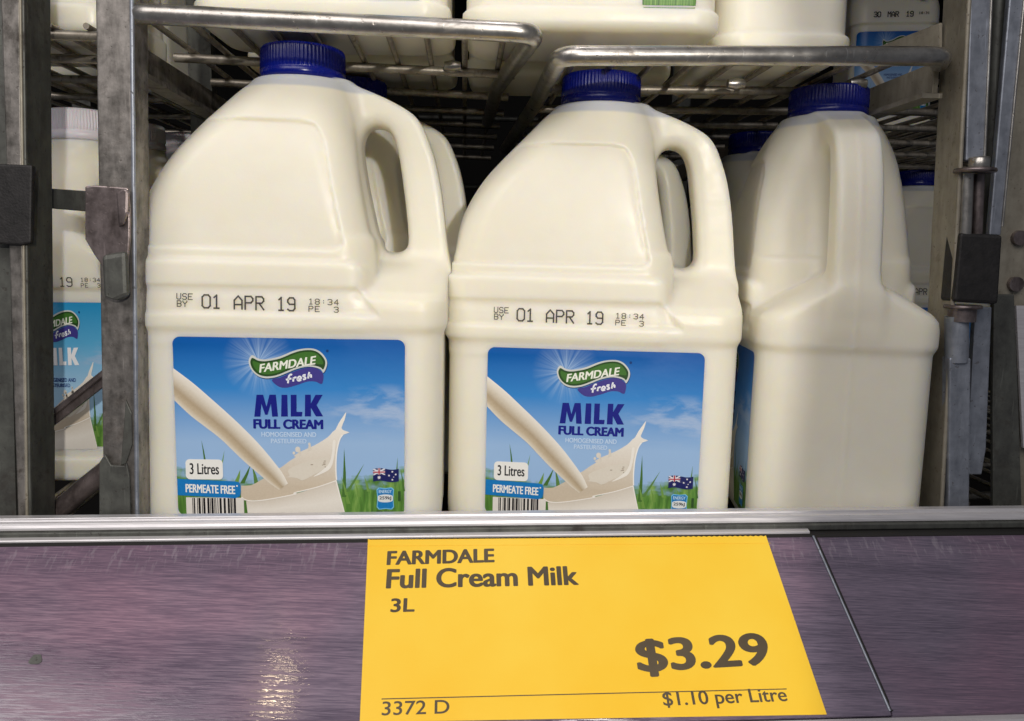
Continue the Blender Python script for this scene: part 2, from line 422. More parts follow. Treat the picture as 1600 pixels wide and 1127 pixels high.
class Field:
    def __init__(s, lo, hi, h):
        s.h = h; s.lo = np.array(lo, float)
        n = [int(math.ceil((b - a) / h)) + 1 for a, b in zip(lo, hi)]
        s.ax = [np.float32(a + h * np.arange(k)) for a, k in zip(lo, n)]
        s.X = s.ax[0][:, None, None]; s.Y = s.ax[1][None, :, None]; s.Z = s.ax[2][None, None, :]
    def sample(s, P):
        q = (P - s.lo) / s.h
        n = np.array(s.F.shape)
        i = np.clip(np.floor(q).astype(int), 0, n - 2); f = np.clip(q - i, 0, 1)
        r = 0
        for a in (0, 1):
            for b in (0, 1):
                for c in (0, 1):
                    w = (f[:, 0] if a else 1 - f[:, 0]) * (f[:, 1] if b else 1 - f[:, 1]) * (f[:, 2] if c else 1 - f[:, 2])
                    r = r + w * s.F[i[:, 0] + a, i[:, 1] + b, i[:, 2] + c]
        return r
    def grad(s, P):
        e = s.h; g = np.zeros_like(P)
        for k in range(3):
            d = np.zeros(3); d[k] = e
            g[:, k] = (s.sample(P + d) - s.sample(P - d)) / (2 * e)
        return g
    def mesh(s, name, mat):
        F = s.F; S = F < 0
        n = np.array(F.shape)
        c = [S[a:n[0] - 1 + a, b:n[1] - 1 + b, d:n[2] - 1 + d] for a in (0, 1) for b in (0, 1) for d in (0, 1)]
        al = c[0].copy(); an = c[0].copy()
        for q in c[1:]: al &= q; an |= q
        act = np.argwhere(an & ~al)
        idx = -np.ones(n - 1, np.int64); idx[act[:, 0], act[:, 1], act[:, 2]] = np.arange(len(act))
        acc = np.zeros((len(act), 3)); cnt = np.zeros(len(act))
        corners = [(a, b, d) for a in (0, 1) for b in (0, 1) for d in (0, 1)]
        val = {q: F[act[:, 0] + q[0], act[:, 1] + q[1], act[:, 2] + q[2]].astype(float) for q in corners}
        for q in corners:
            for k in range(3):
                if q[k] == 0:
                    w = list(q); w[k] = 1; w = tuple(w)
                    va, vb = val[q], val[w]; x = (va < 0) != (vb < 0)
                    tt = np.where(x, va / np.where(x, va - vb, 1), 0)
                    p = np.tile(np.array(q, float), (len(act), 1)); p[:, k] = tt
                    acc[x] += p[x]; cnt += x
        V = s.lo + (act + acc / cnt[:, None]) * s.h
        for _ in range(4):
            g = s.grad(V); f = s.sample(V); gg = np.maximum((g * g).sum(1), 0.05)
            st = -(f / gg)[:, None] * g
            ln = np.linalg.norm(st, axis=1, keepdims=True); st *= np.minimum(1, s.h * .6 / np.maximum(ln, 1e-9))
            V = V + st * 0.8
        quads = []
        for k in range(3):
            a, b = [(1, 2), (2, 0), (0, 1)][k]
            sl0 = [slice(None)] * 3; sl1 = [slice(None)] * 3; sl0[k] = slice(0, -1); sl1[k] = slice(1, None)
            s0, s1 = S[tuple(sl0)], S[tuple(sl1)]
            e = np.argwhere(s0 != s1)
            ok = (e[:, a] > 0) & (e[:, b] > 0) & (e[:, a] < n[a] - 1) & (e[:, b] < n[b] - 1)
            e = e[ok]; flip = s0[e[:, 0], e[:, 1], e[:, 2]]
            def cell(da, db):
                q = e.copy(); q[:, a] += da; q[:, b] += db
                return idx[q[:, 0], q[:, 1], q[:, 2]]
            Q = np.stack([cell(-1, -1), cell(0, -1), cell(0, 0), cell(-1, 0)], 1)
            Q[~flip] = Q[~flip][:, ::-1]
            quads.append(Q)
        Q = np.concatenate(quads)
        me = bpy.data.meshes.new(name)
        V = V / 1000.0
        me.vertices.add(len(V)); me.vertices.foreach_set('co', V.astype(np.float32).ravel())
        me.loops.add(Q.size); me.loops.foreach_set('vertex_index', Q.astype(np.int32).ravel())
        me.polygons.add(len(Q)); me.polygons.foreach_set('loop_start', np.arange(0, Q.size, 4, dtype=np.int32))
        me.polygons.foreach_set('loop_total', np.full(len(Q), 4, np.int32))
        me.polygons.foreach_set('use_smooth', np.ones(len(Q), bool))
        me.update(calc_edges=True); me.validate()
        me.materials.append(mat)
        return me
    def front(s, x, z):
        """y of the front (-y) surface at x, z (arrays, mm)"""
        x = np.asarray(x, float); z = np.asarray(z, float)
        lo = np.full(x.shape, float(s.ax[1][0]) + .1); hi = np.full(x.shape, -20.0)
        for _ in range(26):
            m_ = (lo + hi) / 2
            f = s.sample(np.stack([x, m_, z], -1))
            lo = np.where(f > 0, m_, lo); hi = np.where(f > 0, hi, m_)
        return (lo + hi) / 2

def itp(z, tab):
    tab = sorted(tab); zz = [a for a, _ in tab]; vv = [b for _, b in tab]
    C = catmull(list(zip(zz, vv)), 6, False)
    return np.interp(z, [a for a, _ in C], [b for _, b in C]).astype(np.float32)

def jug_field(h=1.15):
    """three-litre jug with moulded handle, mm, base at z=0, handle towards +x, face towards -y"""
    f = Field((-88, -66, -5), (88, 66, 250), h)
    X, Y, Z = f.X, f.Y, f.Z
    XX, ZZ = np.meshgrid(f.ax[0], f.ax[2], indexing='ij')
    # label body, slightly bulged by its contents
    bul = 1.6 * np.clip(1 - (X / 72) ** 2, 0, 1) * np.clip(1 - ((Z - 55) / 62) ** 2, 0, 1)
    d2 = rrect(X + 1.3, Y, 81.6, 46.4, 15.0) - bul
    dz = np.abs(Z - 63) - 63
    A = smoothmax(d2 + 0 * Z, dz + 0 * X, 7.0)
    # swollen band with the date, crisp upper lip on the left
    d2 = rrect(X + 1.4, Y, 83.4, 48.2, 15.0)
    B = smoothmax(smoothmax(d2 + 0 * Z, np.abs(Z - 127) - 17.5 + 0 * X, 3.0), X - 40 + 0 * Z, 10.0)
    hl = np.interp(f.ax[2], [-5, 120, 125, 129, 146, 151, 252], [48.2, 48.2, 47.3, 44.0, 16, 12, 12]).astype(np.float32)
    B2 = rrect(X + 1.4, Y, 83.4, hl, np.minimum(15.0, hl - 1)) * 0.8
    B2 = smoothmax(smoothmax(B2, 109.0 - Z + 0 * X + 0 * Y, 4.0), Z - 149 + 0 * X + 0 * Y, 12.0)
    B = smoothmin(B, B2, 4.0)
    # shoulder
    zl = f.ax[2]
    L = itp(zl, [(90, -83), (147, -82.8), (157, -81.8), (173, -78.6), (186, -73.0), (199, -64.5), (211, -54.0), (223, -43.0), (234, -33.5), (241, -27.3), (252, -25)])
    Rr = itp(zl, [(90, 44), (150, 43), (162, 39), (188, 34), (211, 31), (225, 30), (241, 28), (252, 25)])
    D = itp(zl, [(90, 46.6), (147, 46.4), (160, 46.1), (178, 45.0), (200, 42.6), (217, 39.0), (230, 33.8), (241, 27.5), (252, 25)])
    cx = (L + Rr) / 2; hw = (Rr - L) / 2
    rad = np.minimum(np.minimum(hw, D) - 0.3, itp(zl, [(90, 17), (150, 18), (185, 20), (210, 23), (228, 26), (241, 27.2), (252, 24.5)]))
    U = rrect(X - cx, Y, hw, D, rad) * 0.85
    U = smoothmax(U, np.abs(Z - 171) - 71 + 0 * X + 0 * Y, 2.0)
    # handle slab with its opening
    out = catmull([(10, 110), (72, 112), (81.5, 128), (82.0, 145), (80.5, 160), (78, 181), (74.5, 199), (70.5, 211), (65.5, 221.5), (58.5, 228.0), (43, 235.5), (25, 241), (5, 240), (0, 170)], 5)
    hole = catmull([(40, 219), (34, 214), (31.5, 204), (34.8, 186), (40.5, 162), (44, 152), (51.5, 147), (58.5, 153), (58.2, 169), (55, 194), (52, 210), (47.5, 217.5)], 5)
    so = poly_sd(XX, ZZ, out)[:, None, :]; sh = poly_sd(XX, ZZ, hole)[:, None, :]
    slab = smoothmax(so + 0 * Y, np.abs(Y) - 12.3 + 0 * X + 0 * Z, 3.8)
    slab = smoothmax(slab, -sh + 0 * Y, 8.0)
    G = smoothmin(A, B, 3.0)
    G = smoothmin(G, U, 2.2)
    G = smoothmin(G, slab, 6.0)
    G = smoothmax(G, -(sh + 1.0) + 0 * Y + np.where(X < 40, 0, 0), 3.0) if False else G
    # neck
    rho = np.sqrt(X * X + Y * Y)
    N = smoothmax(rho - 21.0 + 0 * Z, np.abs(Z - 238) - 9 + 0 * X, 1.0)
    G = smoothmin(G, N, 2.0)
    G = smoothmax(G, Z - 247 + 0 * X + 0 * Y, 1.0)
    # moulded details
    face = sstep(np.abs(Y), 22.0, 30.0)
    pan = catmull([(-74, 152), (-74, 217.5), (-40, 217.5), (4, 217.0), (14, 214), (18.5, 206), (22, 182), (26.5, 158), (27, 152.5), (20, 151.5)], 3)
    sp_ = poly_sd(XX, ZZ, [(-95, 151), (-95, 216.5), (-30, 216.5), (6, 216.0), (13, 214.5), (17.5, 207), (22, 182), (27, 158), (27.5, 153), (24, 151)])[:, None, :]
    G = G + 1.15 * face * sstep(-sp_, -0.7, 0.7)
    sd_ = poly_sd(XX, ZZ, [(-95, 117.0), (-95, 131.0), (35, 131.0), (47, 117.0)])[:, None, :]
    G = G + 1.3 * sstep(np.abs(Y), 30, 40) * sstep(-sd_, -0.9, 0.9)
    seam = np.exp(-(Y / 0.9) ** 2) * 0.35
    G = G - seam * (Z < 236)
    f.F = G.astype(np.float32)
    return f

def bottle_field(hw0, hd0, h=1.5, zr=20):
    """two-litre style bottle with shoulders, grip opening on the right, base ridge"""
    f = Field((-hw0 - 8, -hd0 - 8, -5), (hw0 + 8, hd0 + 8, 222), h)
    X, Y, Z = f.X, f.Y, f.Z
    XX, ZZ = np.meshgrid(f.ax[0], f.ax[2], indexing='ij')
    zl = f.ax[2]
    W = itp(zl, [(-5, hw0 - 1), (zr, hw0), (zr + 4, hw0 - 1.6), (zr + 8, hw0 - 2), (113, hw0 - 2), (117, hw0), (140, hw0), (152, hw0 - 2), (168, hw0 * .84), (182, hw0 * .68), (196, 25), (206, 20.5), (222, 20.5)])
    D = itp(zl, [(-5, hd0 - 1), (zr, hd0), (zr + 4, hd0 - 1.6), (zr + 8, hd0 - 2), (113, hd0 - 2), (117, hd0), (140, hd0), (152, hd0 - 2), (168, hd0 * .84), (182, hd0 * .66), (196, 25), (206, 20.5), (222, 20.5)])
    cxo = itp(zl, [(-5, 0), (140, 0), (160, -5), (185, -3), (200, 0), (222, 0)])
    rad = np.minimum(np.minimum(W, D) - .3, itp(zl, [(-5, 15), (140, 17), (170, 26), (190, 28), (222, 20)]))
    G = rrect(X - cxo, Y, W - np.abs(cxo), D, rad) * 0.85
    G = smoothmax(G, np.abs(Z - 107) - 107 + 0 * X + 0 * Y, 5.0)
    out = catmull([(5, 135), (hw0 - 8, 135), (hw0 - 1, 150), (hw0 - 3, 168), (hw0 - 10, 186), (28, 197), (10, 200), (0, 170)], 5)
    hole = catmull([(22, 186), (17, 176), (17, 160), (22, 148), (30, 146), (34, 154), (33, 170), (29, 182)], 5)
    so = poly_sd(XX, ZZ, out)[:, None, :]; sh = poly_sd(XX, ZZ, hole)[:, None, :]
    slab = smoothmax(so + 0 * Y, np.abs(Y) - 12 + 0 * X + 0 * Z, 9.0)
    G = smoothmin(G, slab, 8.0)
    G = smoothmax(G, -(sh + 0 * Y), 7.0)
    f.F = G.astype(np.float32)
    return f

# ------------------------------------------------------------------ lettering
_cache = {}
def text_tris(s, bold=0.0, shear=0.0, spacing=1.0):
    key = (s, bold, shear, spacing)
    if key not in _cache:
        cu = bpy.data.curves.new('lettering', 'FONT'); cu.body = s; cu.size = 1.0; cu.offset = bold; cu.shear = shear
        cu.space_character = spacing; cu.fill_mode = 'FRONT'; cu.resolution_u = 6
        o = bpy.data.objects.new('lettering', cu); COL.objects.link(o)
        dg = bpy.context.evaluated_depsgraph_get()
        me = bpy.data.meshes.new_from_object(o.evaluated_get(dg))
        P = np.array([v.co[:2] for v in me.vertices]); F = [tuple(p.vertices) for p in me.polygons]
        bpy.data.objects.remove(o); bpy.data.curves.remove(cu); bpy.data.meshes.remove(me)
        P -= P.min(0); P /= P.max(0)
        _cache[key] = (P, F)
    return _cache[key]

def embolden(P, F, bold, _b, w, h, k=10):
    """heavier weight: copies of the glyphs stepped round a small circle"""
    d = bold * h; n = len(P); PP = []; FF = []
    for i in range(k):
        a_ = 2 * pi * i / k
        PP.append(P + np.array([cos(a_) * d / w, sin(a_) * d * 0.55 / h])); FF += [tuple(q + n * i for q in f) for f in F]
    PP = np.concatenate(PP); PP -= PP.min(0); PP /= PP.max(0)
    return PP, FF

STROKES = {  # ink-jet date code, strokes on a 4 x 6 cell grid
 'U': [[(0, 6), (0, 1), (1, 0), (3, 0), (4, 1), (4, 6)]], 'S': [[(4, 5.3), (3, 6), (1, 6), (0, 5), (0, 4), (1, 3), (3, 3), (4, 2), (4, 1), (3, 0), (1, 0), (0, .7)]],
 'E': [[(4, 6), (0, 6), (0, 0), (4, 0)], [(0, 3), (3, 3)]], 'B': [[(0, 0), (0, 6), (3, 6), (4, 5), (4, 4), (3, 3), (0, 3)], [(3, 3), (4, 2), (4, 1), (3, 0), (0, 0)]],
 'Y': [[(0, 6), (0, 5), (2, 3), (4, 5), (4, 6)], [(2, 3), (2, 0)]], '0': [[(1, 0), (0, 1), (0, 5), (1, 6), (3, 6), (4, 5), (4, 1), (3, 0), (1, 0)]],
 '1': [[(.8, 5), (2, 6), (2, 0)], [(.8, 0), (3.2, 0)]], 'A': [[(0, 0), (0, 4), (2, 6), (4, 4), (4, 0)], [(0, 2), (4, 2)]],
 'P': [[(0, 0), (0, 6), (3, 6), (4, 5), (4, 4), (3, 3), (0, 3)]], 'R': [[(0, 0), (0, 6), (3, 6), (4, 5), (4, 4), (3, 3), (0, 3)], [(1.6, 3), (4, 0)]],
 '9': [[(0, 0.6), (1, 0), (3, 0), (4, 1), (4, 5), (3, 6), (1, 6), (0, 5), (0, 4), (1, 3), (4, 3)]], '8': [[(1, 3), (0, 4), (0, 5), (1, 6), (3, 6), (4, 5), (4, 4), (3, 3), (1, 3), (0, 2), (0, 1), (1, 0), (3, 0), (4, 1), (4, 2), (3, 3)]],
 '3': [[(0, 5.4), (1, 6), (3, 6), (4, 5), (4, 4), (3, 3), (1.6, 3)], [(3, 3), (4, 2), (4, 1), (3, 0), (1, 0), (0, .6)]], '4': [[(3, 0), (3, 6), (0, 2), (4, 2)]],
 ':': [[(2, 1.6), (2, 2.1)], [(2, 4.2), (2, 4.7)]], 'M': [[(0, 0), (0, 6), (2, 3.4), (4, 6), (4, 0)]], ' ': []}

class Art:
    """flat printed shapes in a label's own mm frame, laid on the bottle's surface in thin ink layers"""
    def __init__(s): s.items = []
    def tri(s, P, F, col, lay):
        s.items.append((np.asarray(P, float).reshape(-1, 2), F, col, lay))
    def poly(s, pts, col, lay):
        P = [Vector((x, y, 0)) for x, y in pts]
        s.tri(pts, [tuple(t_) for t_ in tessellate_polygon([P])], col, lay)
    def gpoly(s, pts, fcol, lay):
        P = [Vector((x, y, 0)) for x, y in pts]
        s.items.append((np.asarray(pts, float), [tuple(t_) for t_ in tessellate_polygon([P])], np.array([fcol(x, y) for x, y in pts]), lay))
    def rect(s, x0, y0, x1, y1, col, lay, r=0.0, n=5):
        if r <= 0: pts = [(x0, y0), (x1, y0), (x1, y1), (x0, y1)]
        else:
            pts = []
            for cx, cy, a0 in ((x1 - r, y0 + r, -90), (x1 - r, y1 - r, 0), (x0 + r, y1 - r, 90), (x0 + r, y0 + r, 180)):
                pts += [(cx + r * cos(radians(a0 + 90 * k / n)), cy + r * sin(radians(a0 + 90 * k / n))) for k in range(n + 1)]
        s.poly(pts, col, lay)
    def text(s, st, x0, y0, x1, y1, col, lay, bold=0.0, shear=0.0, slope=0.0, curve=0.0, spacing=1.0):
        P, F = text_tris(st, 0.0, shear, spacing)
        if bold:
            P, F = embolden(P, F, bold * 1.0, bold * (x1 - x0) / max(y1 - y0, 1e-6) * 0.0 + bold, x1 - x0, y1 - y0)
        X = x0 + P[:, 0] * (x1 - x0); Y = y0 + P[:, 1] * (y1 - y0)
        Y = Y + slope * (X - x0) + curve * np.sin(P[:, 0] * pi)
        s.tri(np.stack([X, Y], 1), F, col, lay)
    def stroke(s, pts, w, col, lay, taper=None):
        P = np.array(pts, float); n = len(P)
        T = np.gradient(P, axis=0); T /= np.maximum(np.linalg.norm(T, axis=1, keepdims=True), 1e-9)
        N = np.stack([-T[:, 1], T[:, 0]], 1)
        ww = np.array([w / 2 * (taper(i / (n - 1)) if taper else 1) for i in range(n)])[:, None]
        V = np.concatenate([P + N * ww, P - N * ww])
        s.tri(V, [(i, i + 1, i + 1 + n, i + n) for i in range(n - 1)], col, lay)
    def seg(s, a, b, w, col, lay):
        a = np.array(a, float); b = np.array(b, float); d = b - a; d /= max(np.linalg.norm(d), 1e-9); nn = np.array([-d[1], d[0]]) * w / 2; e = d * w * .45
        s.tri([a - e + nn, b + e + nn, b + e - nn, a - e - nn], [(0, 3, 2, 1)], col, lay)
    def matrix(s, st, x0, y0, cw, ch, pitch, w, col, lay, slope=0.0):
        for i, c in enumerate(st):
            for pl in STROKES[c]:
                for a, b in zip(pl[:-1], pl[1:]):
                    f = lambda q: (x0 + i * pitch + q[0] / 4 * cw, y0 + q[1] / 6 * ch + slope * i * pitch)
                    s.seg(f(a), f(b), w, col, lay)
    def build(s, name, place, parent, mat=None, step=0.05, base=0.12):
        """place(P) -> x, z in bottle mm; field gives y"""
        mb = MB(); fld, fn = place
        for P, F, col, lay in s.items:
            x, z = fn(P[:, 0], P[:, 1])
            jit = np.repeat(np.arange(10) * 0.003, len(x) // 10) if len(x) % 10 == 0 and len(x) >= 100 else 0
            y = fld.front(x, z) - (base + step * lay) - jit
            V = np.stack([x, y, z], 1) / 1000.0
            F2 = []
            for q in F:
                a, b, c = V[q[0]], V[q[1]], V[q[2]]
                ny = (b[2] - a[2]) * (c[0] - a[0]) - (b[0] - a[0]) * (c[2] - a[2])
                F2.append(tuple(q) if ny < 0 else tuple(reversed(q)))
            cc = [tuple(k) for k in col] if isinstance(col, np.ndarray) and col.ndim == 2 else [tuple(col)] * len(V)
            mb.add(V, F2, False, cc)
        return mb.build(name, mat or M['print'], parent)

def label_px(x, y):
    """photo pixel on the left jug's label -> label mm (0..121, 0..96)"""
    tt = (x - 270) / 363.0
    yt = 525 + 8 * tt; yb = 803 + 2 * tt
    w = (y - yt) / (yb - yt)
    xl = 270 + 5 * w; xr = 633 - 3 * w
    return (121 * (x - xl) / (xr - xl), 96 * (1 - w))
def z7(x, y): return label_px(260 + x / 3.635, 510 + y / 3.635)
def z8(x, y): return label_px(440 + x / 3.633, 510 + y / 3.635)
def zL(x, y): return label_px(370 + x / 6.263, 530 + y / 6.261)

WHITE = lin(238, 238, 232)
def make_label(root, fld, x0, z0, sx, sz, bgmat, full=True, title=True):
    W, H = 121.0, 96.0
    fn = lambda u, v_: (x0 + u * sx, z0 + v_ * sz)
    place = (fld, fn)
    # base sheet with rounded corners: a grid clipped by its own outline
    nu, nv = 40, 30; r = 4.0
    us = np.linspace(0, W, nu + 1); vv = np.linspace(0, H, nv + 1)
    U, V_ = np.meshgrid(us, vv, indexing='ij')
    def clipc(u, v_):
        cx = min(max(u, r), W - r); cy = min(max(v_, r), H - r)
        dx, dy = u - cx, v_ - cy; d = math.hypot(dx, dy)
        if dx and dy and d > 0:
            k = max(abs(dx), abs(dy)) / d
            return cx + dx * k, cy + dy * k
        return u, v_
    us = np.concatenate([np.linspace(0, r, 5)[:-1], np.linspace(r, W - r, nu), np.linspace(W - r, W, 5)[1:]])
    vv = np.concatenate([np.linspace(0, r, 5)[:-1], np.linspace(r, H - r, nv), np.linspace(H - r, H, 5)[1:]])
    pts = np.array([clipc(u, v_) for u in us for v_ in vv])
    x, z = fn(pts[:, 0], pts[:, 1]); y = fld.front(x, z) - 0.10
    nvv = len(vv)
    F = [(i * nvv + j, (i + 1) * nvv + j, (i + 1) * nvv + j + 1, i * nvv + j + 1) for i in range(len(us) - 1) for j in range(nvv - 1)]
    mb = MB(); mb.add(np.stack([x, y, z], 1) / 1000, F, True)
    lab = mb.build('label', bgmat, root)
    uvl = lab.data.uv_layers.new(name='face')
    li = np.zeros(len(lab.data.loops), np.int32); lab.data.loops.foreach_get('vertex_index', li)
    uvl.data.foreach_set('uv', (pts[li] / np.array([W, H])).astype(np.float32).ravel())

    # --- poured milk, glass and splash, grass blades
    a = Art()
    g1, g2, g3 = lin(70, 112, 48), lin(112, 152, 70), lin(90, 130, 66)
    for (bx, by, tx, ty, w, c) in [(212, 760, 192, 630, 12, g1), (300, 800, 322, 690, 10, g2), (150, 900, 128, 800, 14, g2), (420, 880, 470, 770, 26, g1), (380, 890, 410, 800, 30, g2), (500, 880, 478, 780, 26, g3), (250, 940, 300, 860, 24, g1)]:
        p, q = z7(bx, by), z7(tx, ty); ww = w / 3.6 / 3
        a.poly([(p[0] - ww / 2, p[1]), (p[0] + ww / 2, p[1]), ((p[0] + q[0]) / 2 + ww * .4, (p[1] + q[1]) / 2), q, ((p[0] + q[0]) / 2 - ww * .2, (p[1] + q[1]) / 2)], c, 1)
    for (bx, by, tx, ty, w, c) in [(345, 960, 348, 680, 26, g1), (365, 930, 462, 770, 20, g3), (485, 930, 462, 840, 18, g2), (370, 1000, 330, 840, 22, g2), (640, 900, 655, 735, 16, g3), (430, 960, 410, 880, 22, g2), (590, 940, 560, 870, 18, g2), (690, 930, 672, 800, 14, g1)]:
        p, q = z8(bx, by), z8(tx, ty); ww = w / 3.6 / 3
        a.poly([(p[0] - ww / 2, p[1]), (p[0] + ww / 2, p[1]), ((p[0] + q[0]) / 2 + ww * .4, (p[1] + q[1]) / 2), q, ((p[0] + q[0]) / 2 - ww * .2, (p[1] + q[1]) / 2)], c, 1)
    cream, shade, pale = np.array(lin(232, 226, 212)), np.array(lin(168, 150, 126)), np.array(lin(205, 196, 180))
    def strip(A, B, cols, lay, n=24):
        A = np.array(catmull(A, 6, False)); B = np.array(catmull(B, 6, False))
        ta = np.linspace(0, 1, n); f_ = lambda P, q: np.stack([np.interp(q, np.linspace(0, 1, len(P)), P[:, k]) for k in (0, 1)], 1)
        PA, PB = f_(A, ta), f_(B, ta); m_ = len(cols); V = []; C = []
        for j, c in enumerate(cols):
            k = j / (m_ - 1); V.append(PA * (1 - k) + PB * k); C.append(np.tile(c, (n, 1)))
        V = np.concatenate(V); C = np.concatenate(C)
        a.tri(V, [(j * n + i, j * n + i + 1, (j + 1) * n + i + 1, (j + 1) * n + i) for j in range(m_ - 1) for i in range(n - 1)], C, lay)
    # milk body in the glass
    rimL = [z7(440, 982), z7(560, 975), z7(727, 938), z8(150, 915), z8(303, 862)]
    bot = [z7(452, 1092), z7(600, 1092), z8(30, 1088), z8(200, 1088), z8(356, 1084)]
    strip(rimL, bot, [lin(214, 205, 190), lin(236, 231, 221), lin(226, 221, 211)], 2)
    # surface and splash
    spl = [z7(412, 892), z7(470, 890), z7(520, 864), z7(560, 840), z7(600, 812), z7(650, 782), z7(690, 752), z7(727, 728), z8(60, 722), z8(110, 694), z8(160, 672), z8(200, 652), z8(255, 618), z8(285, 586), z8(300, 575), z8(318, 540), z8(345, 500), z8(362, 478), z8(352, 522), z8(334, 566), z8(352, 582), z8(380, 592), z8(346, 604), z8(322, 634), z8(308, 690), z8(300, 760), z8(303, 862)]
    rim = [z8(303, 864), z8(190, 902), z8(60, 934), z7(727, 940), z7(570, 975), z7(412, 978)]
    def sc(x, y):
        k = min(max((y - 16) / 34, 0), 1)
        return np.array(lin(204, 190, 168)) * (1 - k) + np.array(lin(240, 236, 226)) * k
    a.gpoly(catmull(spl, 2, False) + rim, sc, 3)
    # white inner curl of the splash
    a.poly(catmull([z7(640, 842), z7(690, 838), z8(30, 800), z8(120, 760), z8(215, 735), z8(250, 730), z8(270, 760), z8(230, 800), z8(165, 835), z8(110, 862), z8(80, 850), z8(40, 845)], 3), tuple(lin(222, 215, 200)), 4)
    a.poly(catmull([z8(284, 640), z8(300, 640), z8(292, 720), z8(272, 790), z8(225, 822), z8(170, 842), z8(222, 805), z8(262, 765), z8(280, 700)], 3), tuple(lin(240, 236, 226)), 5)
    a.stroke(catmull([z7(415, 960), z7(450, 978), z7(520, 978), z7(620, 962), z7(727, 940), z8(60, 934), z8(190, 902), z8(303, 864)], 4, False), 0.55, tuple(lin(244, 240, 232)), 5)
    a.stroke(catmull([z8(303, 860), z8(300, 790), z8(306, 700), z8(322, 634), z8(340, 606)], 4, False), 0.7, tuple(lin(246, 243, 236)), 5)
    a.stroke(catmull([z8(300, 866), z8(318, 940), z8(336, 1010), z8(352, 1082)], 4, False), 0.6, tuple(lin(244, 240, 232)), 5)
    for cx, cy, rr in ((84, 686, 15), (62, 706, 8), (150, 655, 7)):
        a.poly([z8(cx + rr * cos(k), cy + rr * 1.1 * sin(k)) for k in np.linspace(0, 2 * pi, 12, endpoint=False)], tuple(lin(222, 216, 204)), 3)
    a.poly([z8(84, 686), z8(98, 690), z8(106, 720), z8(92, 730)], tuple(lin(218, 211, 197)), 3)
    a.poly([z8(147, 655), z8(156, 652), z8(164, 690), z8(140, 700)], tuple(lin(218, 211, 197)), 3)
    # stream
    up = [z7(38, 228), z7(150, 312), z7(250, 398), z7(345, 482), z7(430, 562), z7(520, 655), z7(600, 752), z7(650, 820), z7(680, 880)]
    dn = [z7(44, 408), z7(130, 490), z7(215, 556), z7(300, 622), z7(370, 690), z7(440, 758), z7(520, 828), z7(580, 880), z7(630, 916)]
    strip(up, dn, [lin(238, 233, 222), lin(226, 219, 204), lin(206, 195, 174), lin(178, 160, 132), lin(196, 180, 152), lin(226, 218, 202)], 6, 30)
    rnd = random.Random(5)
    for _ in range(16):
        px_, py_ = rnd.uniform(20, 240), rnd.uniform(700, 800)
        if py_ < 860 - px_ * .55: continue
        q = z8(px_, py_); a.rect(q[0], q[1], q[0] + rnd.uniform(.4, 1.4), q[1] + .35, lin(140, 122, 100), 7)
    a.build('milk_picture', place, lab)

    # --- brand badge
    a = Art()
    green_o = catmull([zL(x_, y_) for x_, y_ in [(112, 225), (120, 175), (150, 150), (195, 178), (250, 190), (320, 185), (420, 162), (540, 115), (640, 92), (740, 92), (815, 125), (868, 190), (876, 250), (842, 320), (815, 290), (760, 270), (680, 262), (580, 283), (480, 322), (380, 358), (280, 370), (200, 348), (140, 292)]], 4)
    green_i = catmull([zL(x_, y_) for x_, y_ in [(128, 225), (134, 190), (152, 176), (200, 200), (255, 208), (325, 202), (425, 180), (545, 132), (642, 108), (738, 108), (803, 138), (852, 195), (858, 245), (838, 290), (815, 272), (760, 254), (676, 246), (575, 267), (475, 306), (376, 342), (280, 352), (205, 332), (152, 284)]], 4)
    green_c = catmull([zL(x_, y_) for x_, y_ in [(150, 225), (160, 205), (210, 222), (270, 226), (340, 218), (430, 196), (548, 150), (645, 126), (735, 126), (790, 152), (830, 200), (835, 240), (760, 234), (670, 228), (570, 248), (470, 288), (370, 324), (280, 332), (215, 314), (170, 272)]], 4)
    ribbon = catmull([zL(x_, y_) for x_, y_ in [(335, 385), (420, 362), (500, 328), (600, 292), (690, 272), (770, 278), (838, 330), (832, 415), (808, 425), (760, 404), (680, 404), (580, 436), (480, 460), (400, 448)]], 4)
    a.poly(ribbon, lin(64, 58, 138), 2)
    a.poly([(x_ + 0.25, y_ - 0.5) for x_, y_ in green_o], lin(20, 60, 110), 1)
    a.poly(green_o, lin(206, 210, 204), 3); a.poly(green_i, lin(36, 74, 26), 4); a.poly(green_c, lin(62, 112, 40), 5)
    x0_, y0_ = zL(214, 316); x1_, _ = zL(770, 225); _, y1_ = zL(214, 236)
    a.text('FARMDALE', x0_, y0_, x1_, y1_, lin(236, 240, 226), 6, 0.05, 0.12, 0.165)
    fw = lambda L_: [zL(x_, y_) for x_, y_ in L_]
    for st in ([(535, 338), (520, 335), (505, 350), (498, 380), (494, 418)], [(474, 384), (528, 372)], [(545, 402), (550, 362)], [(549, 378), (560, 364), (578, 362)],
               [(588, 382), (622, 374), (618, 358), (602, 356), (590, 370), (588, 386), (600, 394), (624, 386)], [(668, 340), (652, 340), (642, 350), (664, 364), (662, 378), (640, 382)],
               [(704, 312), (696, 340), (692, 374)], [(693, 360), (706, 342), (720, 342), (720, 366)], ):
        a.stroke(catmull(fw(st), 4, False), 0.95, lin(232, 236, 244), 7)
    q = zL(880, 115); a.poly([(q[0] + .75 * cos(k), q[1] + .75 * sin(k)) for k in np.linspace(0, 6.28, 10, endpoint=False)], lin(20, 60, 120), 3)
    a.build('brand_badge', place, lab)

    # --- title lettering
    a = Art(); navy = lin(16, 26, 130) if full else lin(244, 246, 250)
    halo = lin(150, 190, 230)
    def big(pts, c=navy): a.poly([zL(x_, y_) for x_, y_ in pts], c, 4)
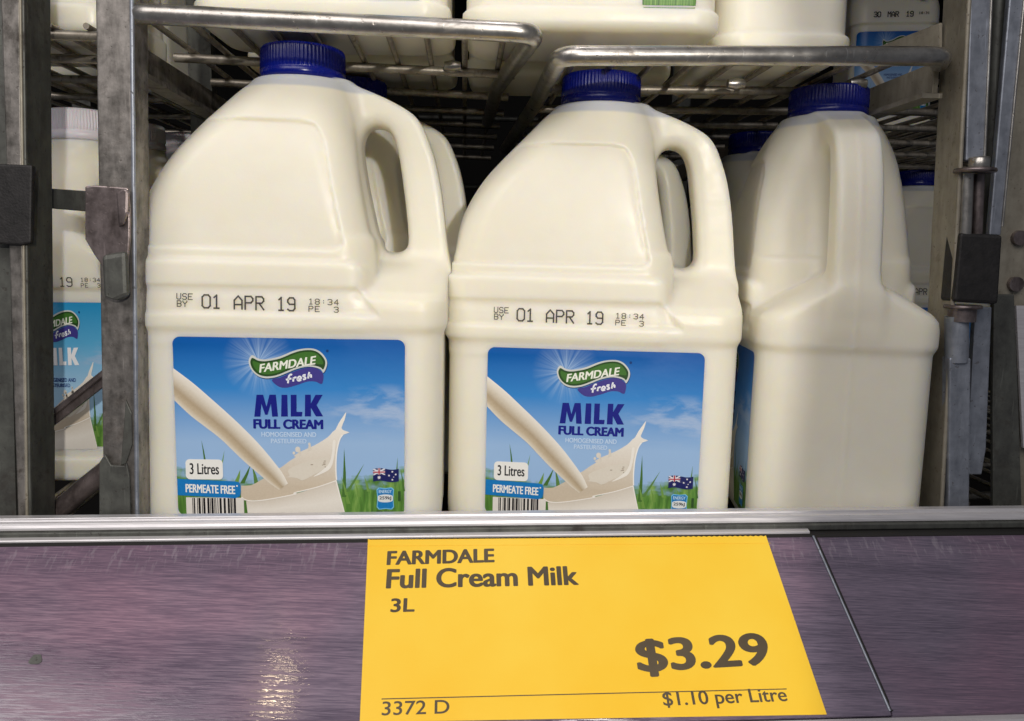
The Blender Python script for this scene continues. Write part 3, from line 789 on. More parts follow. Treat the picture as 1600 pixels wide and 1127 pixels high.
    if title:
        big([(162, 736), (186, 526), (250, 526), (282, 640), (312, 526), (374, 526), (394, 736), (336, 736), (326, 612), (292, 718), (268, 718), (232, 612), (222, 736)])
        big([(424, 736), (430, 528), (486, 528), (490, 736)])
        big([(518, 736), (520, 528), (576, 528), (576, 692), (632, 692), (628, 736)])
        big([(656, 736), (660, 528), (716, 528), (716, 612), (762, 530), (832, 530), (772, 628), (834, 736), (764, 736), (716, 652), (716, 736)])
    def tl(st, x0p, yb, x1p, yt, c, bold, lay=4):
        p, q = zL(x0p, yb), zL(x1p, yt); a.text(st, p[0], p[1], q[0], q[1], c, lay, bold)
    if full: tl('FULL CREAM', 152, 852, 836, 768, navy, 0.075)
    tl('HOMOGENISED AND', 230, 930, 766, 890, lin(196, 218, 240) if full else lin(40, 70, 140), 0.03)
    tl('PASTEURISED', 322, 994, 670, 954, lin(196, 218, 240) if full else lin(40, 70, 140), 0.03)
    a.build('title_lettering', place, lab)

    # --- volume badge, claim badge
    a = Art(); p, q = z7(103, 855), z7(312, 742); a.rect(p[0], p[1], q[0], q[1], WHITE, 8, 2.2)
    p, q = z7(125, 826), z7(290, 764); a.text('3 Litres' if full else '2 Litres', p[0], p[1], q[0], q[1], lin(30, 30, 34), 9, 0.02)
    a.build('volume_badge', place, lab)
    a = Art(); p, q = z7(56, 950), z7(412, 864)
    pts = [(0.15, p[1] + .3), (q[0] - 3, p[1] - 1.2), (q[0] - .6, p[1]), (q[0], p[1] + 3), (q[0], q[1] - 3), (q[0] - .8, q[1] - .8), (q[0] - 3, q[1] - .3), (0.15, q[1] + .8)]
    a.poly(pts, lin(20, 120, 190), 8)
    p, q = z7(100, 930), z7(380, 884); a.text('PERMEATE FREE', p[0], p[1], q[0], q[1], WHITE, 9, 0.035, 0, -0.03)
    p = z7(391, 893); a.rect(p[0] - .4, p[1] - .4, p[0] + .4, p[1] + .4, WHITE, 9)
    a.build('claim_badge', place, lab)

    # --- barcode
    a = Art(); p, q = z7(103, 1090), z7(428, 962); a.rect(p[0], p[1], q[0], q[1], lin(226, 222, 214), 8)
    p, q = z7(138, 1086), z7(386, 964); x_ = p[0]; rnd = random.Random(3); k = 0
    while x_ < q[0]:
        w = rnd.choice((.36, .36, .72, 1.08)); w = min(w, q[0] - x_)
        if k % 2 == 0: a.rect(x_, p[1], x_ + w, q[1], lin(24, 22, 26), 9)
        x_ += w; k += 1
    a.build('barcode', place, lab)

    # --- flag, waving
    a = Art()
    def fl(u, v_):
        w = 0.10 * sin(u * 2 * pi)
        return z8(513 + u * 148, 872 - v_ * 72 - w * 50)
    def fpoly(P, c, lay): a.poly([fl(u, v_) for u, v_ in P], c, lay)
    n_ = 12
    fpoly([(k / n_, 0) for k in range(n_ + 1)] + [(k / n_, 1) for k in range(n_, -1, -1)], lin(22, 28, 92), 8)
    wt, rd = lin(222, 220, 226), lin(176, 34, 52)
    fpoly([(0, .5), (.06, .5), (.47, .95), (.47, 1), (.41, 1), (0, .56)], wt, 9); fpoly([(0, 1), (0, .94), (.41, .5), (.47, .5), (.47, .56), (.06, 1)], wt, 9)
    fpoly([(.185, .5), (.285, .5), (.285, 1), (.185, 1)], wt, 10); fpoly([(0, .66), (.47, .66), (.47, .84), (0, .84)], wt, 10)
    fpoly([(.21, .5), (.26, .5), (.26, 1), (.21, 1)], rd, 11); fpoly([(0, .705), (.47, .705), (.47, .795), (0, .795)], rd, 11)
    def star(u, v_, r_, k=7):
        fpoly([(u + r_ * (1 if i % 2 == 0 else .45) * sin(i * pi / k) * .5, v_ + r_ * (1 if i % 2 == 0 else .45) * cos(i * pi / k)) for i in range(2 * k)], wt, 10)
    star(.235, .26, .17); star(.75, .20, .10); star(.75, .84, .10); star(.62, .52, .10); star(.88, .60, .10); star(.80, .42, .06, 5)
    a.build('flag', place, lab)

    # --- energy badge
    a = Art(); ox = 0
    body = [z8(x_, y_) for x_, y_ in [(532, 918), (545, 906), (582, 910), (620, 906), (633, 918), (628, 968), (633, 1020), (620, 1034), (582, 1030), (545, 1034), (532, 1020), (536, 968)]]
    a.poly(body, lin(120, 190, 226), 8)
    inn = [((x_ - body[2][0]) * .90 + body[2][0], (y_ - z8(582, 968)[1]) * .92 + z8(582, 968)[1]) for x_, y_ in body]
    a.poly(inn, lin(24, 122, 190), 9)
    a.poly(catmull([z8(540, 968), z8(545, 952), z8(582, 946), z8(620, 952), z8(626, 968), z8(620, 986), z8(582, 992), z8(545, 986)], 3), lin(222, 226, 226), 10)
    p, q = z8(548, 980), z8(617, 957); a.text('259kJ' if full else '189kJ', p[0], p[1], q[0], q[1], lin(24, 28, 40), 11, 0.03)
    p, q = z8(545, 938), z8(620, 920); a.text('ENERGY', p[0], p[1], q[0], q[1], lin(196, 224, 238), 10, 0.02)
    p, q = z8(533, 1054), z8(630, 1040); a.text('PER 250mL', p[0], p[1], q[0], q[1], lin(40, 60, 30), 8, 0.02)
    for k in range(7):
        p = z8(656, 986 - k * 8); a.rect(p[0], p[1], p[0] + 1.4, p[1] + .9, lin(52, 84, 44), 8)
    a.build('energy_badge', place, lab)
    return lab

def make_cap(root, mat, r, zb, h, nrib):
    n = nrib * 4
    rib = lambda j, k: (-0.0 if j in (0, 1, 2, 3, 4, 10, 11, 12, 13) else (-0.00065 if (k % 4) in (0,) else (-0.00030 if (k % 4) in (1, 3) else 0.0)))
    hh = h
    prof = [(r - .0008, 0.0), (r, .0004), (r, hh * .24), (r - .0006, hh * .27), (r - .0006, hh * .30), (r, hh * .33), (r, hh * .5), (r - .0001, hh * .7), (r - .0002, hh * .86), (r - .0004, hh * .92), (r - .0012, hh * .975), (r - .0028, hh), (r - .0045, hh), (0.0002, hh)]
    mb = MB(); mb.lathe(prof, n, (0, 0, zb), rib)
    return mb.build('cap', mat, root)

# ------------------------------------------------------------------ three-litre jugs
SHELF = -0.008
JF = jug_field()
jug = empty('milk_jug')
body = bpy.data.objects.new('body', JF.mesh('jug_body', M['milk'])); COL.objects.link(body); body.parent = jug
make_cap(jug, M['cap_blue'], 0.0232, 0.2425, 0.0175, 70)
make_label(jug, JF, -59.5, 8.4, 0.990, 1.0, M['label_full'])
a = Art()
ik = (0.03, 0.027, 0.025, 1)
a.matrix('USE', 0.0, 4.2, 2.0, 2.9, 2.9, .42, ik, 0, -0.02); a.matrix('BY', 0.2, 0.5, 2.0, 2.9, 2.9, .42, ik, 0, -0.02)
a.matrix('01', 12.8, 0.0, 4.0, 6.6, 5.2, .80, ik, 0, -0.016); a.matrix('APR', 29.0, -0.25, 3.9, 6.6, 5.5, .80, ik, 0, -0.016); a.matrix('19', 51.0, -0.6, 3.6, 6.6, 5.2, .80, ik, 0, -0.016)
a.matrix('18:34', 67.0, 2.9, 2.1, 2.7, 3.25, .40, ik, 0, -0.016); a.matrix('PE  3', 67.0, -.9, 2.1, 2.7, 3.25, .40, ik, 0, -0.016)
a.build('date_stamp', (JF, lambda u, v_: (-56.3 + u, 119.6 + v_)), jug, M['ink'], base=0.34)
GJ = 'blue capped milk jugs on the trolley deck'
jugs = [
 ((-0.1205, 0.4645), 3.5, 'front milk jug on the left, cap nearly touching the wire rack tube above'),
 ((0.0478, 0.4885), -3.5, 'front milk jug in the middle, standing above the price on the yellow ticket'),
 ((0.1885, 0.507), -95.5, 'front milk jug turned side on, its plain handle side facing out'),
 ((-0.1130, 0.566), 2.0, 'milk jug hidden behind the left front jug, handle edge and cap showing'),
 ((0.0540, 0.624), 6.0, 'milk jug mostly hidden behind the middle front jug, seen through its handle opening'),
 ((0.2000, 0.690), -84.0, 'milk jug in the shade between and behind the middle and right front jugs'),
 ((0.4700, 0.960), 10.0, 'milk jug far back by the right post, only a dark blue cap edge showing'),
]
for i, ((x, y), rz, lb) in enumerate(jugs):
    o = jug if i == 0 else dup(jug)
    # the deck sags towards the right
    o.location = (x, y, SHELF - min(0.028 * (x + 0.12), .009) + (.004, 0)[i != 3] - (.0022, 0)[i != 1]); o.rotation_euler = (Matrix.Rotation(radians(0.5), 3, 'Y') @ Matrix.Rotation(radians(rz), 3, 'Z')).to_euler()
    tag(o, lb, 'milk jug', GJ)

# ------------------------------------------------------------------ two-litre bottles, white caps, light label
BF = bottle_field(49.0, 48.0, 1.4, 13)
bot = empty('milk_bottle')
bb = bpy.data.objects.new('body', BF.mesh('bottle_body', M['milk'])); COL.objects.link(bb); bb.parent = bot
make_cap(bot, M['cap_white'], 0.0205, 0.2120, 0.0190, 72)
make_label(bot, BF, -42.0, 22.5, 0.694, 0.93, M['label_light'], full=False)
a = Art()
a.matrix('USE', 0.0, 3.2, 1.5, 2.3, 2.2, .34, ik, 0); a.matrix('BY', 0.2, 0.2, 1.5, 2.3, 2.2, .34, ik, 0)
a.matrix('01', 9.5, 0, 3.0, 5.2, 4.0, .6, ik, 0); a.matrix('APR', 20.5, 0, 3.0, 5.2, 4.2, .6, ik, 0); a.matrix('19', 36.5, 0, 3.0, 5.2, 4.2, .6, ik, 0)
a.matrix('18:34', 49.0, 2.9, 1.5, 2.2, 2.4, .33, ik, 0); a.matrix('PE  3', 49.0, -.4, 1.5, 2.2, 2.4, .33, ik, 0)
a.build('date_stamp', (BF, lambda u, v_: (-32.0 + u, 121.6 + v_)), bot, M["ink"], base=0.60)
for pt in list(bot.children_recursive):
    if pt.name.startswith(('volume_badge', 'claim_badge')): bpy.data.objects.remove(pt)
GB = 'white capped bottles in the left trolley'
for i, (x, y, rz, lb) in enumerate([
  (-0.2790, 0.532, 3, 'white capped bottle with light blue label standing between the two left posts'),
  (-0.2930, 0.640, 3, 'second white capped bottle back in the left trolley, just right of the post'),
  (-0.2960, 0.745, 3, 'third white capped bottle back in the left trolley, beside the big jug shoulder'),
  (-0.2990, 0.850, 3, 'rearmost white capped bottle in the left trolley, a sliver of cap showing')]):
    o = bot if i == 0 else dup(bot)
    o.location = (x, y, -.003 + .075 * (y - .532)); o.rotation_euler = (0, 0, radians(rz))   # this deck climbs towards the back
    tag(o, lb, 'milk bottle', GB)

# ------------------------------------------------------------------ bottles on the upper rack
UP = 0.2600
WF = bottle_field(67.0, 38.0, 1.7, 9)
wide = empty('milk_bottle')
wb = bpy.data.objects.new('body', WF.mesh('wide_bottle_body', M['milk'])); COL.objects.link(wb); wb.parent = wide
make_cap(wide, M['cap_blue'], 0.0205, 0.2165, 0.0190, 72)
wl = make_label(wide, WF, 25.0, 11.0, 0.225, 0.90, M['label_full'])
for ch_ in list(wl.children): bpy.data.objects.remove(ch_)
GU = 'bottles standing on the upper wire rack'
for i, (x, y, rz, lb) in enumerate([
  (0.0385, 0.4640, 0, 'wide bottle on the upper rack above the middle jug, green label corner showing'),
  (-0.1020, 0.4660, 1, 'wide bottle on the upper rack above the left jug, base seen through wires'),
  (0.1440, 0.5150, 91, 'plain side of a bottle on the upper rack, right of the green label corner'),
  (-0.1080, 0.5700, 1, 'bottle in the second row of the upper rack, above the left jug'),
  (0.0340, 0.5700, 0, 'bottle in the second row of the upper rack, above the middle jug')]):
    o = wide if i == 0 else dup(wide)
    o.location = (x, y, [.2550, .2580, .2500, .2580, .2550][i]); o.rotation_euler = (0, 0, radians(rz))
    tag(o, lb, 'milk bottle', GU)
o = dup(bot); o.location = (0.436, 1.0, .286); o.rotation_euler = (0, 0, radians(-6))
for ch in o.children:
    if ch.name.startswith('cap'): ch.data = ch.data.copy(); ch.data.materials.clear(); ch.data.materials.append(M['cap_blue'])
    if ch.name.startswith('label'): ch.data = ch.data.copy(); ch.data.materials.clear(); ch.data.materials.append(M['label_full'])
for ch in list(o.children):
    if ch.name.startswith('date_stamp'): bpy.data.objects.remove(ch)
a = Art()
a.matrix('30', -2.5, 0, 3.0, 5.2, 4.0, 1.0, ik, 0); a.matrix('MAR', 12.5, 0, 3.0, 5.2, 4.2, 1.0, ik, 0); a.matrix('19', 32.5, 0, 3.0, 5.2, 4.2, 1.0, ik, 0)
a.matrix('18:31', 46.0, 2.4, 1.5, 2.2, 2.4, .5, ik, 0)
a.build('date_stamp', (BF, lambda u, v_: (-24.0 + u, 127.0 + v_)), o, M['ink'], base=0.30)
tag(o, 'smaller bottle with blue label far back at the upper right, above the slanted plate', 'milk bottle', GU)
for x, y, lb in ((-0.276, 0.510, 'bottle over the left trolley rack, label corner seen through the wires'), (-0.300, 0.640, 'bottle in the second row over the left trolley rack')):
    o = dup(bot); o.location = (x, y, UP); o.rotation_euler = (0, 0, radians(2)); tag(o, lb, 'milk bottle', GU)

# ------------------------------------------------------------------ trolleys
YAW = radians(3.5)
def T(u, w, z):
    """trolley frame: u along the shelf front, w into the cooler"""
    return Vector((u * cos(YAW) - w * sin(YAW), u * sin(YAW) + w * cos(YAW), z))
def slab(mb, p, q, wv, dv):
    """bar from p to q, cross section wv x dv"""
    wv, dv = Vector(wv) / 2, Vector(dv) / 2; p, q = Vector(p), Vector(q)
    mb.hexa([p - wv - dv, p + wv - dv, p + wv + dv, p - wv + dv, q - wv - dv, q + wv - dv, q + wv + dv, q - wv + dv])
EX = Vector((cos(YAW), sin(YAW), 0)); EW = Vector((-sin(YAW), cos(YAW), 0)); EZ = Vector((0, 0, 1))

def rods(parent, u0, u1, w0, w1, z, nw, ws, tilt=0.0, name='wire_grid', climb=0.0):
    mb = MB()
    zz = lambda u: z + tilt * (u - u0)
    for k in range(nw):
        u = u0 + (u1 - u0) * (k + .5) / nw
        mb.tube([T(u, w0, zz(u) + .0042), T(u, w1, zz(u) + .0042 + climb * (w1 - w0))], .0017, 8)
    g = mb.build(name, M['wire'], parent)
    for w in ws:
        cz = climb * (w - w0)
        c = MB(); c.tube([T(u0, w, zz(u0) + cz), T((u0 + u1) / 2, w, zz((u0 + u1) / 2) + cz), T(u1, w, zz(u1) + cz)], .0027, 10)
        c.build('cross_rod', M['wire'], parent)
    return g

def post(parent, tops, bots, name='post', mat=None):
    """tops / bots: four corners each"""
    mb = MB(); mb.hexa(list(tops) + list(bots))
    return mb.build(name, mat or M['post'], parent, bevel=0.0008)

# ---- centre trolley
tr = empty('milk_trolley', (0, 0, 0))
tag(tr, 'worn steel roll trolley holding the blue capped jugs under its wire racks', 'trolley', 'steel roll trolleys')
ZT, ZB = 0.42, -0.09
def leanpost(xt, xb, dx, y0, y1, ztop, zbot, sx=0.0):
    """quad corners for a post whose foot stands slightly wider than its head; xt/xb: x at z=.23 / z=.04"""
    def xx(z, o): return xt + (xb - xt) * (0.23 - z) / 0.19 + o
    f = lambda z: [Vector((xx(z, 0), y0, z)), Vector((xx(z, dx), y0, z)), Vector((xx(z, dx) + sx, y1, z)), Vector((xx(z, 0) + sx, y1, z))]
    return f(ztop), f(zbot)
a_, b_ = leanpost(-0.2010, -0.2082, 0.0172, 0.400, 0.4175, ZT, ZB)
post(tr, a_, b_)
# thin bright lip along the post corner
mb = MB(); mb.tube([Vector((-0.2010 + .0172 - (ZT - .23) * -.038, .4003, ZT)), Vector((-0.2010 + .0172 - (.23 - ZB) * .038 , .4003, ZB))], .0011, 8)
mb.build('post_edge', M['post_blue'], tr)
# bent latch plate on the post
P = [at(x, y, .398) for x, y in ((136, 292), (150, 290), (203, 294), (206, 330), (206, 372), (200, 452), (166, 452), (164, 418), (150, 398), (136, 374))]
mb = MB(); mb.prism(P, (0, -.0022, 0)); lt = mb.build('latch_plate', M['bronze'], tr, bevel=.0007)
P = [at(x, y, .3955) for x, y in ((184, 302), (196, 294), (205, 300), (204, 330), (196, 352), (188, 356), (186, 330))]
mb = MB(); mb.prism(P, (0, -.0026, 0)); mb.build('latch_curl', M['bronze'], lt, bevel=.0012)
P = [at(x, y, .3955) for x, y in ((165, 398), (203, 392), (206, 462), (188, 470), (168, 462))]
mb = MB(); mb.prism(P, (0, -.0045, 0)); mb.build('latch_lug', M['post_dark'], lt, bevel=.0020)
# foot sleeve of the post
P = [at(x, y, .3985) for x, y in ((157, 722), (166, 708), (176, 726), (196, 727), (200, 722), (204, 742), (206, 830), (157, 830))]
mb = MB(); mb.prism(P, (0, -.0015, 0)); mb.build('foot_wrap', M['post_dark'], tr, bevel=.0005)
P = [at(x, y, .4065) for x, y in ((207, 620), (216, 640), (217, 690), (207, 720), (199, 722))]
mb = MB(); mb.prism(P, (0, -.0075, 0)); mb.build('dark_patch', M['post_dark'], tr, bevel=.0005)  # dark patch on the side of the post

# right post: flat inner bar, bluish angle, hinge, lower tube
def ray(px, y0, y1, Y):
    """line through two photo points at one depth, as x(z)"""
    p, q = at(*px[0], Y), at(*px[1], Y)
    return lambda z: p.x + (q.x - p.x) * (z - p.z) / (q.z - p.z)
def bar(parent, name, pl, pr, Yn, dep, zt, zb, mat, skew=0.0):
    """upright bar whose front edges pass through two pairs of photo points"""
    a_, b_ = ray(pl, 0, 0, Yn), ray(pr, 0, 0, Yn)
    f = lambda z: [Vector((a_(z), Yn, z)), Vector((b_(z), Yn, z)), Vector((b_(z) + skew, Yn + dep, z)), Vector((a_(z) + skew, Yn + dep, z))]
    return post(parent, f(zt), f(zb), name, mat)
YR = 0.433
bar(tr, 'post', ((1510, 50), (1470, 780)), ((1514, 50), (1473, 780)), YR, .028, ZT, ZB, M['plate'], .0016)
g = ray(((1512, 50), (1472, 780)), 0, 0, YR - .0005)
mb = MB(); mb.tube([Vector((g(ZT), YR - .0003, ZT)), Vector((g(ZB), YR - .0003, ZB))], .0012, 8); mb.build('post_edge', M['plate'], tr)
zc = at(1530, 252, YR).z
bar(tr, 'gate_angle', ((1516, 0), (1509, 250)), ((1549, 0), (1538, 250)), YR - .001, .004, ZT, zc, M['post_blue'])
g = ray(((1549, 0), (1538, 250)), 0, 0, YR - .001)
mb = MB(); mb.tube([Vector((g(ZT), YR - .001, ZT)), Vector((g(zc), YR - .001, zc))], .0008, 8); mb.build('angle_edge', M['chrome'], tr)
hg = MB(); c0 = at(1523, 270, YR - .002)
hg.lathe([(0.0001, .0), (.0100, .0), (.0104, .0009), (.0100, .0020), (0.0001, .0020)], 24, c0)
hg = hg.build('hinge_washer', M['bronze'], tr)
mb = MB(); c1 = at(1529, 264, YR - .003); mb.lathe([(.0055, .0), (.0058, .0008), (.0058, .0050), (.0050, .0060), (0.0001, .0060)], 6, c1); mb.build('hinge_bolt', M['chrome'], hg)
mb = MB(); mb.tube([at(1511, 272, YR), at(1507, 372, YR)], .0034, 12); mb.build('hinge_pin', M['chrome'], hg)
mb = MB(); mb.tube([at(1530, 272, YR + .002), at(1526, 372, YR + .002)], .0028, 12); mb.build('hinge_pin', M['bronze'], hg)
P = [at(x, y, YR - .004) for x, y in ((1501, 364), (1567, 367), (1560, 476), (1491, 472))]
mb = MB(); mb.prism(P, (0, .015, 0)); mb.build('rubber_sleeve', M['rubber'], tr, bevel=.0016)
mb = MB(); c0 = at(1504, 482, YR); mb.lathe([(0.0001, 0), (.0092, 0), (.0096, .0009), (.0092, .0018), (0.0001, .0018)], 24, c0); mb.lathe([(.007, -.007), (.007, 0)], 20, c0); mb.build('lower_washer', M['bronze'], tr)
a0, b0 = at(1495, 494, YR + .001), at(1491, 840, YR + .001)
mb = MB(); mb.tube([a0, a0 * .80 + b0 * .20], .0060, 18)
q0 = a0 * .82 + b0 * .18
mb.hexa([q0 + Vector(v_) for v_ in ((-.0058, -.004, 0), (.0058, -.004, 0), (.0058, .004, 0), (-.0058, .004, 0))] + [b0 + Vector(v_) for v_ in ((-.0056, -.004, 0), (.0060, -.004, 0), (.0060, .004, 0), (-.0056, .004, 0))])
mb.build('lower_tube', M['post_blue'], tr, bevel=.0008)
P = [at(x, y, .446) for x, y in ((1524, 480), (1550, 480), (1541, 700), (1534, 742), (1514, 742), (1512, 700))]
mb = MB(); mb.prism(P, (0, .004, 0)); mb.build('latch_bar', M['post_blue'], tr, bevel=.0006)

# side rails, rear posts and lower frame
ZR = 0.2400
for u, sgn, mt in ((-0.1725, 1, M['post']), (0.2560, -1, M['plate'])):
    mb = MB(); slab(mb, T(u, .440, ZR), T(u, .98, ZR), EX * .003, EZ * .016)
    slab(mb, T(u + sgn * .007, .43, ZR - .0115), T(u + sgn * .007, .98, ZR - .0115), EX * .011, EZ * .0025)
    mb.build('side_rail', mt, tr)
    mb = MB(); slab(mb, T(u, .98, .45), T(u, .98, ZB), EX * .022, EW * .018); mb.build('rear_post', M['post_dark'], tr)
    mb = MB(); slab(mb, T(u, .418, -.030), T(u, .98, -.030), EX * .003, EZ * .03); mb.build('lower_rail', M['post_dark'], tr)
# slanted gusset plate above the right rack
P = [at(1366, 76, .50), at(1468, 36, .458), at(1468, 84, .458), at(1366, 92, .50)]
mb = MB(); mb.prism(P, (.0015, 0, 0)); mb.build('gusset_plate', M['plate'], tr)

# upper rack, two hinged halves that sag towards the middle
def half_rack(pts, u0, u1, z, nw, tilt, ws):
    rk = MB(); rk.tube(rounded_path(pts, .011, 7), .0048, 18)
    rack = rk.build('wire_rack', M['chrome'], tr)
    rods(rack, u0, u1, .432, .97, z, nw, ws, tilt)
    return rack
WS = [.505, .575, .640, .705, .770, .850, .940]
lt0 = at(206, 14, .405)
half_rack([at(216, 40, .46), at(206, 21, .402), at(838, 52, .402), at(776, 138, .545), at(762, 190, .68)], -.171, .030, .2537, 10, -.023, WS)
half_rack([at(790, 232, .70), at(838, 160, .545), at(876, 87, .407), at(1474, 88, .428), at(1468, 98, .450)], .048, .246, .2415, 9, .016, WS)
# weld spots
for x, y, Y_ in ((707, 104, .50), (1340, 131, .49), (1150, 131, .49)):
    mb = MB(); c = at(x, y, Y_); mb.tube([c - EX * .005, c, c + EX * .005], [.0026, .0038, .0026], 10); mb.build('weld', M['chrome'], tr)
# lower deck
dk = MB(); dk.tube([T(-.165, .440, -.022), T(.235, .440, -.033)], .005, 12); deck = dk.build('deck', M['wire'], tr)
rods(deck, -.168, .236, .425, .97, SHELF - .0055, 20, [.47, .58, .69, .80, .92], -.028)
# back frame bars
mb = MB()
for z in (.06, .14, .22, .30): mb.tube([T(-.17, .985, z), T(.24, .985, z)], .003, 8)
mb.build('back_bars', M['post_dark'], tr)

# ---- left trolley
tl_ = empty('milk_trolley', (0, 0, 0))
tag(tl_, 'dark steel roll trolley at the left edge holding white capped bottles', 'trolley', 'steel roll trolleys')
YA = .402
bar(tl_, 'post', ((4, 100), (24, 700)), ((32, 100), (40, 700)), YA, .003, ZT, ZB, M['post'])
bar(tl_, 'post_flange', ((33, 100), (41, 700)), ((39, 100), (47, 700)), YA + .0002, .024, ZT, ZB, M['post_dark'], -.0008)
g = ray(((33, 100), (41, 700)), 0, 0, YA)
mb = MB(); mb.tube([Vector((g(ZT), YA, ZT)), Vector((g(ZB), YA, ZB))], .0008, 8); mb.build('post_edge', M['plate'], tl_)
bar(tl_, 'foot_plate', ((-40, 600), (-40, 800)), ((82, 600), (82, 800)), YA + .026, .003, at(40, 690, YA).z, ZB, M['post_dark'])
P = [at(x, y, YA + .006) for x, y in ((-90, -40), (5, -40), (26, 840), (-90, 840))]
mb = MB(); mb.prism(P, (0, .002, 0)); mb.build('dark_infill', M['post_dark'], tl_)  # added dark sheet filling the black area left of the post
P = [at(x, y, YA - .004) for x, y in ((-30, 255), (50, 258), (48, 380), (30, 383), (-30, 380))]
mb = MB(); mb.prism(P, (0, .0037, 0)); mb.build('rubber_clamp', M['rubber'], tl_, bevel=.001)
# bars across the left bay
mb = MB(); p, q = at(60, 309, .44), at(165, 317, .42); slab(mb, p, q, EW * .003, EZ * .0105); mb.build('gate_bar', M['post_dark'], tl_, bevel=.0006)
mb = MB(); p, q = at(40, 688, .438), at(176, 580, .438); slab(mb, p, q, EW * .004, EZ * .0095)
mb.tube([at(40, 681, .4355), at(176, 573, .4355)], .0016, 8); mb.build('brace', M['bronze'], tl_, bevel=.0006)
mb = MB(); pts = [at(x, y, Y_) for x, y, Y_ in ((20, 838, .435), (62, 815, .435), (100, 790, .436), (128, 766, .437), (168, 734, .438))]
mb.tube(catmull([tuple(p) for p in pts], 4, False), .0058, 14); mb.build('deck_hoop', M['bronze'], tl_)
rods(tl_, -.42, -.195, .40, .97, -.0188, 11, [.44, .55, .66, .80], 0, 'deck_wire', .075)
rods(tl_, -.40, -.190, .456, .97, .2535, 11, [.46, .515, .575, .64, .72, .82], 0, 'rack_wire')
mb = MB(); p, q = at(20, 20, .43), at(185, 112, .62); slab(mb, p, q, EX * .003, EZ * .0125); mb.build('side_rail', M['plate'], tl_)
mb = MB(); p, q = at(20, -20, .43), at(200, 78, .62); slab(mb, p, q, EX * .003, EZ * .016); mb.build('upper_rail', M['post_dark'], tl_)
mb = MB(); slab(mb, T(-.1850, .50, .240), T(-.1850, .97, .240), EX * .003, EZ * .014); mb.build('side_rail', M['post_dark'], tl_)
mb = MB(); slab(mb, T(-.1905, .62, .45), T(-.1905, .62, .16), EX * .016, EW * .012); mb.build('rear_post', M['post_dark'], tl_)
mb = MB(); slab(mb, T(-.43, .97, .45), T(-.43, .97, ZB), EX * .02, EW * .02); mb.build('rear_post', M['post_dark'], tl_)

# ---- right trolley
tg = empty('milk_trolley', (0, 0, 0))
tag(tg, 'stained steel roll trolley at the right edge beside the black hinge sleeve', 'trolley', 'steel roll trolleys')
bar(tg, 'gate_angle', ((1577, 0), (1547, 350)), ((1600, 0), (1566, 350)), .440, .004, ZT, at(1555, 368, .44).z, M['post_blue'])
g = ray(((1600, 0), (1566, 350)), 0, 0, .440)
mb = MB(); mb.tube([Vector((g(ZT), .4398, ZT)), Vector((g(.16), .4398, .16))], .0007, 8); mb.build('angle_edge', M['chrome'], tg)
g = ray(((1560, 0), (1544, 350)), 0, 0, .452)
mb = MB(); mb.tube([Vector((g(ZT), .452, ZT)), Vector((g(.14), .452, .14))], .0045, 12); mb.build('gate_pin', M['post_dark'], tg)
P = [at(x, y, .462) for x, y in ((1552, -60), (1680, -60), (1660, 840), (1592, 840), (1590, 480), (1552, 480))]
mb = MB(); mb.prism(P, (0, .003, 0)); mb.build('side_plate', M['plate'], tg)
P = [at(x, y, .455) for x, y in ((1553, 460), (1585, 460), (1592, 640), (1598, 840), (1552, 840), (1551, 640))]
mb = MB(); mb.prism(P, (0, .003, 0)); mb.build('post', M['post_dark'], tg, bevel=.0006)
P = [at(x, y, .456) for x, y in ((1588, 478), (1640, 478), (1640, 700), (1599, 700), (1594, 600))]
mb = MB(); mb.prism(P, (0, .002, 0)); mb.build('bright_plate', M['alu'], tg)
for x, y in ((1590, 372), (1584, 444)):
    mb = MB(); c = at(x, y, .462); mb.tube([c, c + Vector((0, -.003, 0))], .0042, 14); mb.build('rivet', M['bronze'], tg)
rods(tg, .285, .62, .47, .98, SHELF - .006, 16, [.50, .58, .69, .80, .92], 0, 'deck_wire')
rods(tg, .40, .66, .80, 1.12, .2770, 12, [.84, .93, 1.02, 1.10], 0, 'upper_wire')
rods(tg, .278, .62, .47, .98, .2450, 16, [.50, .57, .64, .72, .80, .90], 0, 'rack_wire')

# ------------------------------------------------------------------ cooler shell
def sheet(name, P, mat):
    mb = MB(); mb.add(P, [(0, 1, 2, 3)]); o = mb.build(name, mat); tag(o, kind='structure'); return o
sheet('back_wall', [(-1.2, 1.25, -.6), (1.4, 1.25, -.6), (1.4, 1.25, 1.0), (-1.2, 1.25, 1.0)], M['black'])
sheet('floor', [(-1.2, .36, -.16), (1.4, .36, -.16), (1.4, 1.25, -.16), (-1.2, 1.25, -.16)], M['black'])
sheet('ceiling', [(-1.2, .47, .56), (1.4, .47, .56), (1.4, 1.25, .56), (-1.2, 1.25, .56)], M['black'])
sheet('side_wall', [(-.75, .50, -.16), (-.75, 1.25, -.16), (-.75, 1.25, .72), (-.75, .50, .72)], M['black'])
sheet('side_wall', [(.95, .50, -.16), (.95, 1.25, -.16), (.95, 1.25, .72), (.95, .50, .72)], M['black'])

